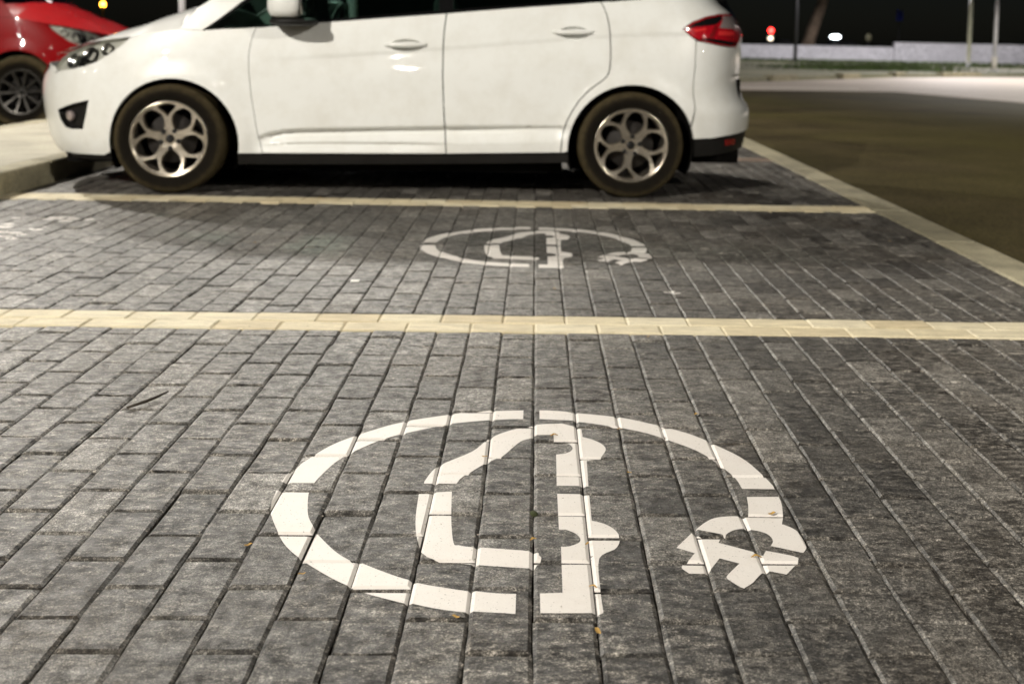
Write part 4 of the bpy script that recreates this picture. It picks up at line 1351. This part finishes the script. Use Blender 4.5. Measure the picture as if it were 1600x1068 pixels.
LAMPS = [
    ('tall street lamp to the left behind the camera, lighting the near bay', -10.5, -10.5, 9.5, (0.5, 0.5), 18900, 165, 0.10),
    ('street lamp hidden behind the white car, throwing its shadow forward', -2.3, 14.4, 6.3, (0.0, -0.6), 2500, 165, 0.22),
    ('street lamp beyond the red car at the left', -9.0, 14.2, 6.3, (0.6, -0.4), 4400, 165, 0.15),
    ('street lamp on the right beside the far road', 20.0, 35.0, 7.5, (-1.0, 0.4), 6500, 150, 0.10),
    ('street lamp to the right behind the camera, lighting the car tail', 13.0, -9.0, 8.0, (0, 0.5), 5950, 165, 0.10),
    ('street lamp far behind the camera on the left', -14.0, -22.0, 7.0, (0, 0.5), 1750, 165, 0.14),
    ('street lamp farthest behind the camera, straight back', -2.0, -34.0, 8.0, (0, 0.5), 2100, 165, 0.16),
    ('low street lamp behind the camera, first of the back row', -22.0, -30.0, 5.0, (0, 0.5), 1050, 165, 0.16),
    ('low street lamp behind the camera, second of the back row', 6.0, -28.0, 5.0, (0, 0.5), 1050, 165, 0.16),
    ('low street lamp behind the camera, third of the back row', 16.0, -36.0, 6.0, (0, 0.5), 1050, 165, 0.18),
    ('small street lamp well to the right of the parking bays', 26.0, -8.0, 6.0, (0, 0.5), 3500, 165, 0.16),
    ('small street lamp far off to the right, behind the bays', 30.0, -24.0, 6.5, (0, 0.5), 1260, 165, 0.18),
    ('small street lamp well to the left of the parking bays', -28.0, -9.0, 6.0, (0, 0.5), 1260, 165, 0.16),
    ('small street lamp far off to the left, level with the camera', -24.0, -1.0, 5.5, (0, 0.5), 840, 165, 0.14),
    ('small street lamp far behind on the right, lower than the rest', 19.0, -21.0, 4.2, (0, 0.5), 910, 165, 0.15),
    ('small street lamp far behind on the left, at the back of the yard', -16.0, -42.0, 6.5, (0, 0.5), 1260, 165, 0.2),
    ('low street lamp behind the camera, fourth of the back row', -9.0, -26.0, 4.5, (0, 0.5), 840, 165, 0.14),
]
for lab, x, y, h, arm, pw, cone, rad in LAMPS:
    street_lamp(lab, x, y, h, arm, pw, cone=cone, radius=rad)
# the two pale posts in front of the wall; the farther one carries a lantern above the picture
street_lamp('pale slender lamp post in front of the white wall, left of the white-sleeved post', 23.7, 62.0, 8.0, (-0.8, 0.2), 9500, col=(1, 0.96, 0.98), r=0.11, cone=165)
post('sign_post', 'pale post with a white sleeve round its foot, right of the lamp post', 'post', 20.35, 50.2, 4.2, 0.09, M['galv'], 0.72)
post('street_post', 'dark slim post beyond the road, left of the leaning tree', 'post', 15.95, 70.0, 7.5, 0.11, M['postdark'])
post('mast', 'pale thin mast rising behind the white car bonnet', 'post', -5.2, 17.0, 7.0, 0.05, M['galv'])

# leaning tree beyond the wall
tr = thing('tree', 'leaning tree beyond the wall with a bare lit trunk', 'tree', (20.25, 84, 0.1))
tube_obj('trunk', [(-0.55, 0, -0.1), (-0.25, 0, 0.9), (0.1, 0, 2.2), (0.75, 0.1, 4.0), (1.1, 0.2, 5.2), (1.9, 0.3, 7.0)], [0.62, 0.50, 0.44, 0.38, 0.30, 0.14], M['bark'], tr, 12)
for pts in ([(0.8, 0.1, 4.1), (0.0, 0, 5.4), (-0.9, -0.2, 7.0)], [(1.1, 0.2, 5.0), (2.2, 0.4, 5.9), (3.4, 0.6, 7.2)]):
    tube_obj('limb', pts, [0.2, 0.13, 0.05], M['bark'], tr, 8)
rg = random.Random(21)
v, f = [], []
for c in range(46):
    cc = Vector((rg.gauss(0.9, 2.0), rg.gauss(0.2, 1.6), rg.uniform(5.6, 9.8)))
    for q in range(46):
        p = cc + Vector((rg.gauss(0, 0.45), rg.gauss(0, 0.45), rg.gauss(0, 0.38)))
        a = Vector((rg.uniform(-1, 1), rg.uniform(-1, 1), rg.uniform(-1, 1))).normalized() * 0.16
        b = a.cross(Vector((rg.uniform(-1, 1), rg.uniform(-1, 1), rg.uniform(-1, 1)))).normalized() * 0.07
        k = len(v)
        v += [p - a, p + b, p + a, p - b]
        f.append((k, k + 1, k + 2, k + 3))
mesh_obj('crown', v, f, M['leaf'], tr)

# blue sign on its post behind the wall
sg = thing('road_sign', 'small blue sign standing beyond the white wall step', 'sign', (28.7, 90, 0))
tube_obj('pole', [(0, 0, 0), (0, 0, 4.1)], 0.05, M['postdark'], sg, 10)
bm = bmesh.new(); add_box(bm, -0.26, 0.26, -0.075, -0.055, 3.25, 4.05, 0.008)
bm_obj('sign_face', bm, M['blue'], sg)

# vehicles far beyond the wall, seen only by their lamps
M['tail_lit'] = emit('lit_tail_lamp', (1.0, 0.02, 0.015), 22.0)
M['white_lit'] = emit('lit_white_lamp', (0.88, 0.97, 1.0), 14.0)
M['warm_lit'] = emit('lit_warm_lamp', (1.0, 0.85, 0.62), 3.5)
M['orange_lit'] = emit('lit_orange_lamp', (1.0, 0.42, 0.03), 26.0)
def far_car(label, x, y, rot, lamps):
    t = thing('distant_car', label, 'car', (x, y, 0), rot, 'cars standing in the dark beyond the wall')
    prof = [(-2.1, 0.35), (-2.15, 0.8), (-2.0, 1.0), (-1.0, 1.1), (-0.4, 1.6), (1.2, 1.62), (1.9, 1.15), (2.1, 0.9), (2.1, 0.35)]
    v, f = [], []
    for s in (-1, 1):
        for x_, z_ in prof:
            v.append((x_, s * (0.9 if z_ < 1.12 else 0.68), z_))
    n = len(prof)
    f = [tuple(range(n))[::-1], tuple(range(n, 2 * n))] + [(i, (i + 1) % n, (i + 1) % n + n, i + n) for i in range(n)]
    mesh_obj('body', v, f, M['dark'], t)
    for sx in (-1.3, 1.3):
        for s in (-1, 1):
            w = lathe_obj('wheel', [(0.0, 0.0), (0.2, 0.0), (0.31, 0.02), (0.31, 0.2), (0.0, 0.2)], M['tyre'], t, 20)
            w.location = (sx, -0.92 if s < 0 else 0.72, 0.31)
    for nm, x_, y_, z_, rx, rz, m in lamps:
        bm = bmesh.new()
        bmesh.ops.create_uvsphere(bm, u_segments=14, v_segments=8, radius=1.0)
        for q in bm.verts:
            q.co = Vector((x_ + q.co.x * rx, y_ + q.co.y * 0.05, z_ + q.co.z * rz))
        bm_obj(nm, bm, M[m], t, True)
    return t
far_car('dark distant car standing behind the lower white wall', 19.9, 96, 0, [])
tl_ = thing('traffic_light', 'small signal with a lit red lamp above the lower white wall', 'traffic light', (18.5, 90, 0))
tube_obj('pole', [(0, 0, 0), (0, 0, 1.5)], 0.05, M['postdark'], tl_, 10)
bm = bmesh.new(); add_box(bm, -0.24, 0.24, -0.1, 0.1, 1.35, 2.6, 0.03); bm_obj('signal_housing', bm, M['postdark'], tl_)
def orb(nm, parent, x, y, z, rx, rz, m):
    bm = bmesh.new()
    bmesh.ops.create_uvsphere(bm, u_segments=16, v_segments=10, radius=1.0)
    for q in bm.verts:
        q.co = Vector((x + q.co.x * rx, y + q.co.y * 0.06, z + q.co.z * rz))
    return bm_obj(nm, bm, M[m], parent, True)
orb('red_lamp', tl_, 0, -0.11, 2.27, 0.20, 0.20, 'tail_lit')
orb('white_lamp', tl_, -0.02, -0.11, 1.66, 0.20, 0.17, 'warm_lit')
c2 = far_car('dark distant car behind the wall, right of the leaning tree', 25.4, 96, 0, [])
bl = thing('bollard_light', 'low bollard lamp glowing white behind the wall, right of the leaning tree', 'lamp', (23.65, 90, 0))
tube_obj('pole', [(0, 0, 0), (0, 0, 1.75)], 0.07, M['postdark'], bl, 10)
orb('lamp_head', bl, 0, 0, 1.88, 0.42, 0.17, 'white_lit')
bl = thing('bollard_light', 'dim yellowish lamp behind the wall, right of the white bollard lamp', 'lamp', (26.3, 90, 0))
tube_obj('pole', [(0, 0, 0), (0, 0, 1.7)], 0.07, M['postdark'], bl, 10)
M['dim_lit'] = emit('dim_lamp', (0.55, 0.5, 0.3), 0.16)
orb('lamp_head', bl, 0, 0, 1.90, 0.22, 0.30, 'dim_lit')
ol = thing('orange_lamp', 'small orange lamp glowing in the dark above the red car', 'lamp', (-22.4, 60, 0))
tube_obj('pole', [(0, 0, -0.1), (0, 0, 2.4)], 0.06, M['postdark'], ol, 10)
orb('lamp_globe', ol, 0, 0, 2.43, 0.14, 0.14, 'orange_lit')

# ------------------------------------------------------------------ leaves, twig and chips on the bricks
LEAVES = [
    (1.68, 5.273, 1.0, 'tiny pale leaf near the right edging in the farther bay'),
    (-1.214, 4.984, 1.2, 'lone yellow leaf on the bricks at the left of the farther bay'),
    (0.36, 3.451, 1.2, 'dry leaf just in front of the near yellow line, right of centre'),
    (0.408, 2.719, 1.0, 'tiny orange leaf outside the upper right arc of the near ring'),
    (0.212, 2.606, 0.9, 'tiny leaf touching the upper right arc of the near ring'),
    (0.212, 2.335, 0.9, 'tiny leaf between the near car outline and the right arc'),
    (0.471, 2.128, 1.1, 'dry leaf on the painted cable just above the near plug'),
    (0.405, 1.941, 1.3, 'dry leaf in the middle of the near painted plug'),
    (0.058, 2.558, 1.2, 'orange leaf under the roof line of the near car outline'),
    (-0.095, 2.42, 0.9, 'tiny leaf on the windscreen slope of the near car outline'),
    (-0.492, 1.975, 1.0, 'tiny leaf outside the lower left arc of the near ring'),
    (0.011, 2.007, 1.0, 'tiny leaf in the centre joint inside the near car outline'),
    (0.111, 1.828, 1.0, 'round leaf on the painted bar below the near lower wheel'),
    (0.111, 1.682, 1.2, 'largest orange leaf, in the joint below the near symbol'),
    (0.108, 1.992, 0.7, 'tiny leaf on the painted joint beside the near lower wheel'),
    (0.26, 6.398, 1.6, 'yellow leaf on the far bay line under the white car'),
    (-1.202, 6.433, 1.4, 'yellow leaf on the far bay line behind the front wheel'),
    (-0.109, 1.726, 0.9, 'yellow leaf just below the bottom arc of the near ring'),
    (-0.376, 1.867, 0.9, 'tiny leaf just under the lower left arc of the near ring'),
    (0.083, 4.131, 1.0, 'tiny leaf between the farther symbol and the near yellow line'),
]
def leaf_mesh(seed):
    rg = random.Random(seed)
    v, f = [], []
    n = 6
    for i in range(n + 1):
        t = i / n
        w = math.sin(PI * t) ** 0.8 * 0.0055 * rg.uniform(0.8, 1.2)
        z = 0.0025 + 0.004 * math.sin(PI * t + seed) ** 2
        x = (t - 0.5) * 0.024
        v += [(x, -w, z + 0.002), (x, 0, z), (x, w, z + 0.0025)]
    for i in range(n):
        a = 3 * i
        f += [(a, a + 1, a + 4, a + 3), (a + 1, a + 2, a + 5, a + 4)]
    me = bpy.data.meshes.new('fallen_leaf')
    me.from_pydata(v, [], f)
    me.materials.append(M['dryleaf'])
    me.update()
    return me
lms = [leaf_mesh(s) for s in range(4)]
for i, (x, y, s, lab) in enumerate(LEAVES):
    o = bpy.data.objects.new('fallen_leaf', lms[i % 4])
    COL.objects.link(o)
    o.location = (x, y, 0.001)
    o.rotation_euler = (0, 0, rnd.uniform(0, 6.28))
    o.scale = (s * 0.62,) * 3
    tag(o, lab, 'leaf', 'dry leaves scattered on the paving')
tw = tube_obj('twig', [(-0.965, 2.715, 0.006), (-0.935, 2.76, 0.008), (-0.92, 2.80, 0.007), (-0.905, 2.832, 0.010)], [0.003, 0.004, 0.0035, 0.002], M['twig'], None, 6)
tag(tw, 'dark thin twig lying across the bricks at the left', 'twig')
bm = bmesh.new(); add_box(bm, -0.672, -0.640, 4.203, 4.228, 0.0005, 0.006, 0.002)
tag(bm_obj('paint_chip', bm, M['chip']), 'small white chip on the bricks left of the farther symbol', 'chip')
bm = bmesh.new(); bmesh.ops.create_icosphere(bm, subdivisions=2, radius=1.0)
for q in bm.verts:
    q.co = Vector((0.0112 + q.co.x * 0.009 * rnd.uniform(0.8, 1.2), 2.134 + q.co.y * 0.012, -0.003 + q.co.z * 0.006))
tag(bm_obj('moss_tuft', bm, M['moss']), 'dark moss tuft in the joint at the middle of the near symbol', 'moss')
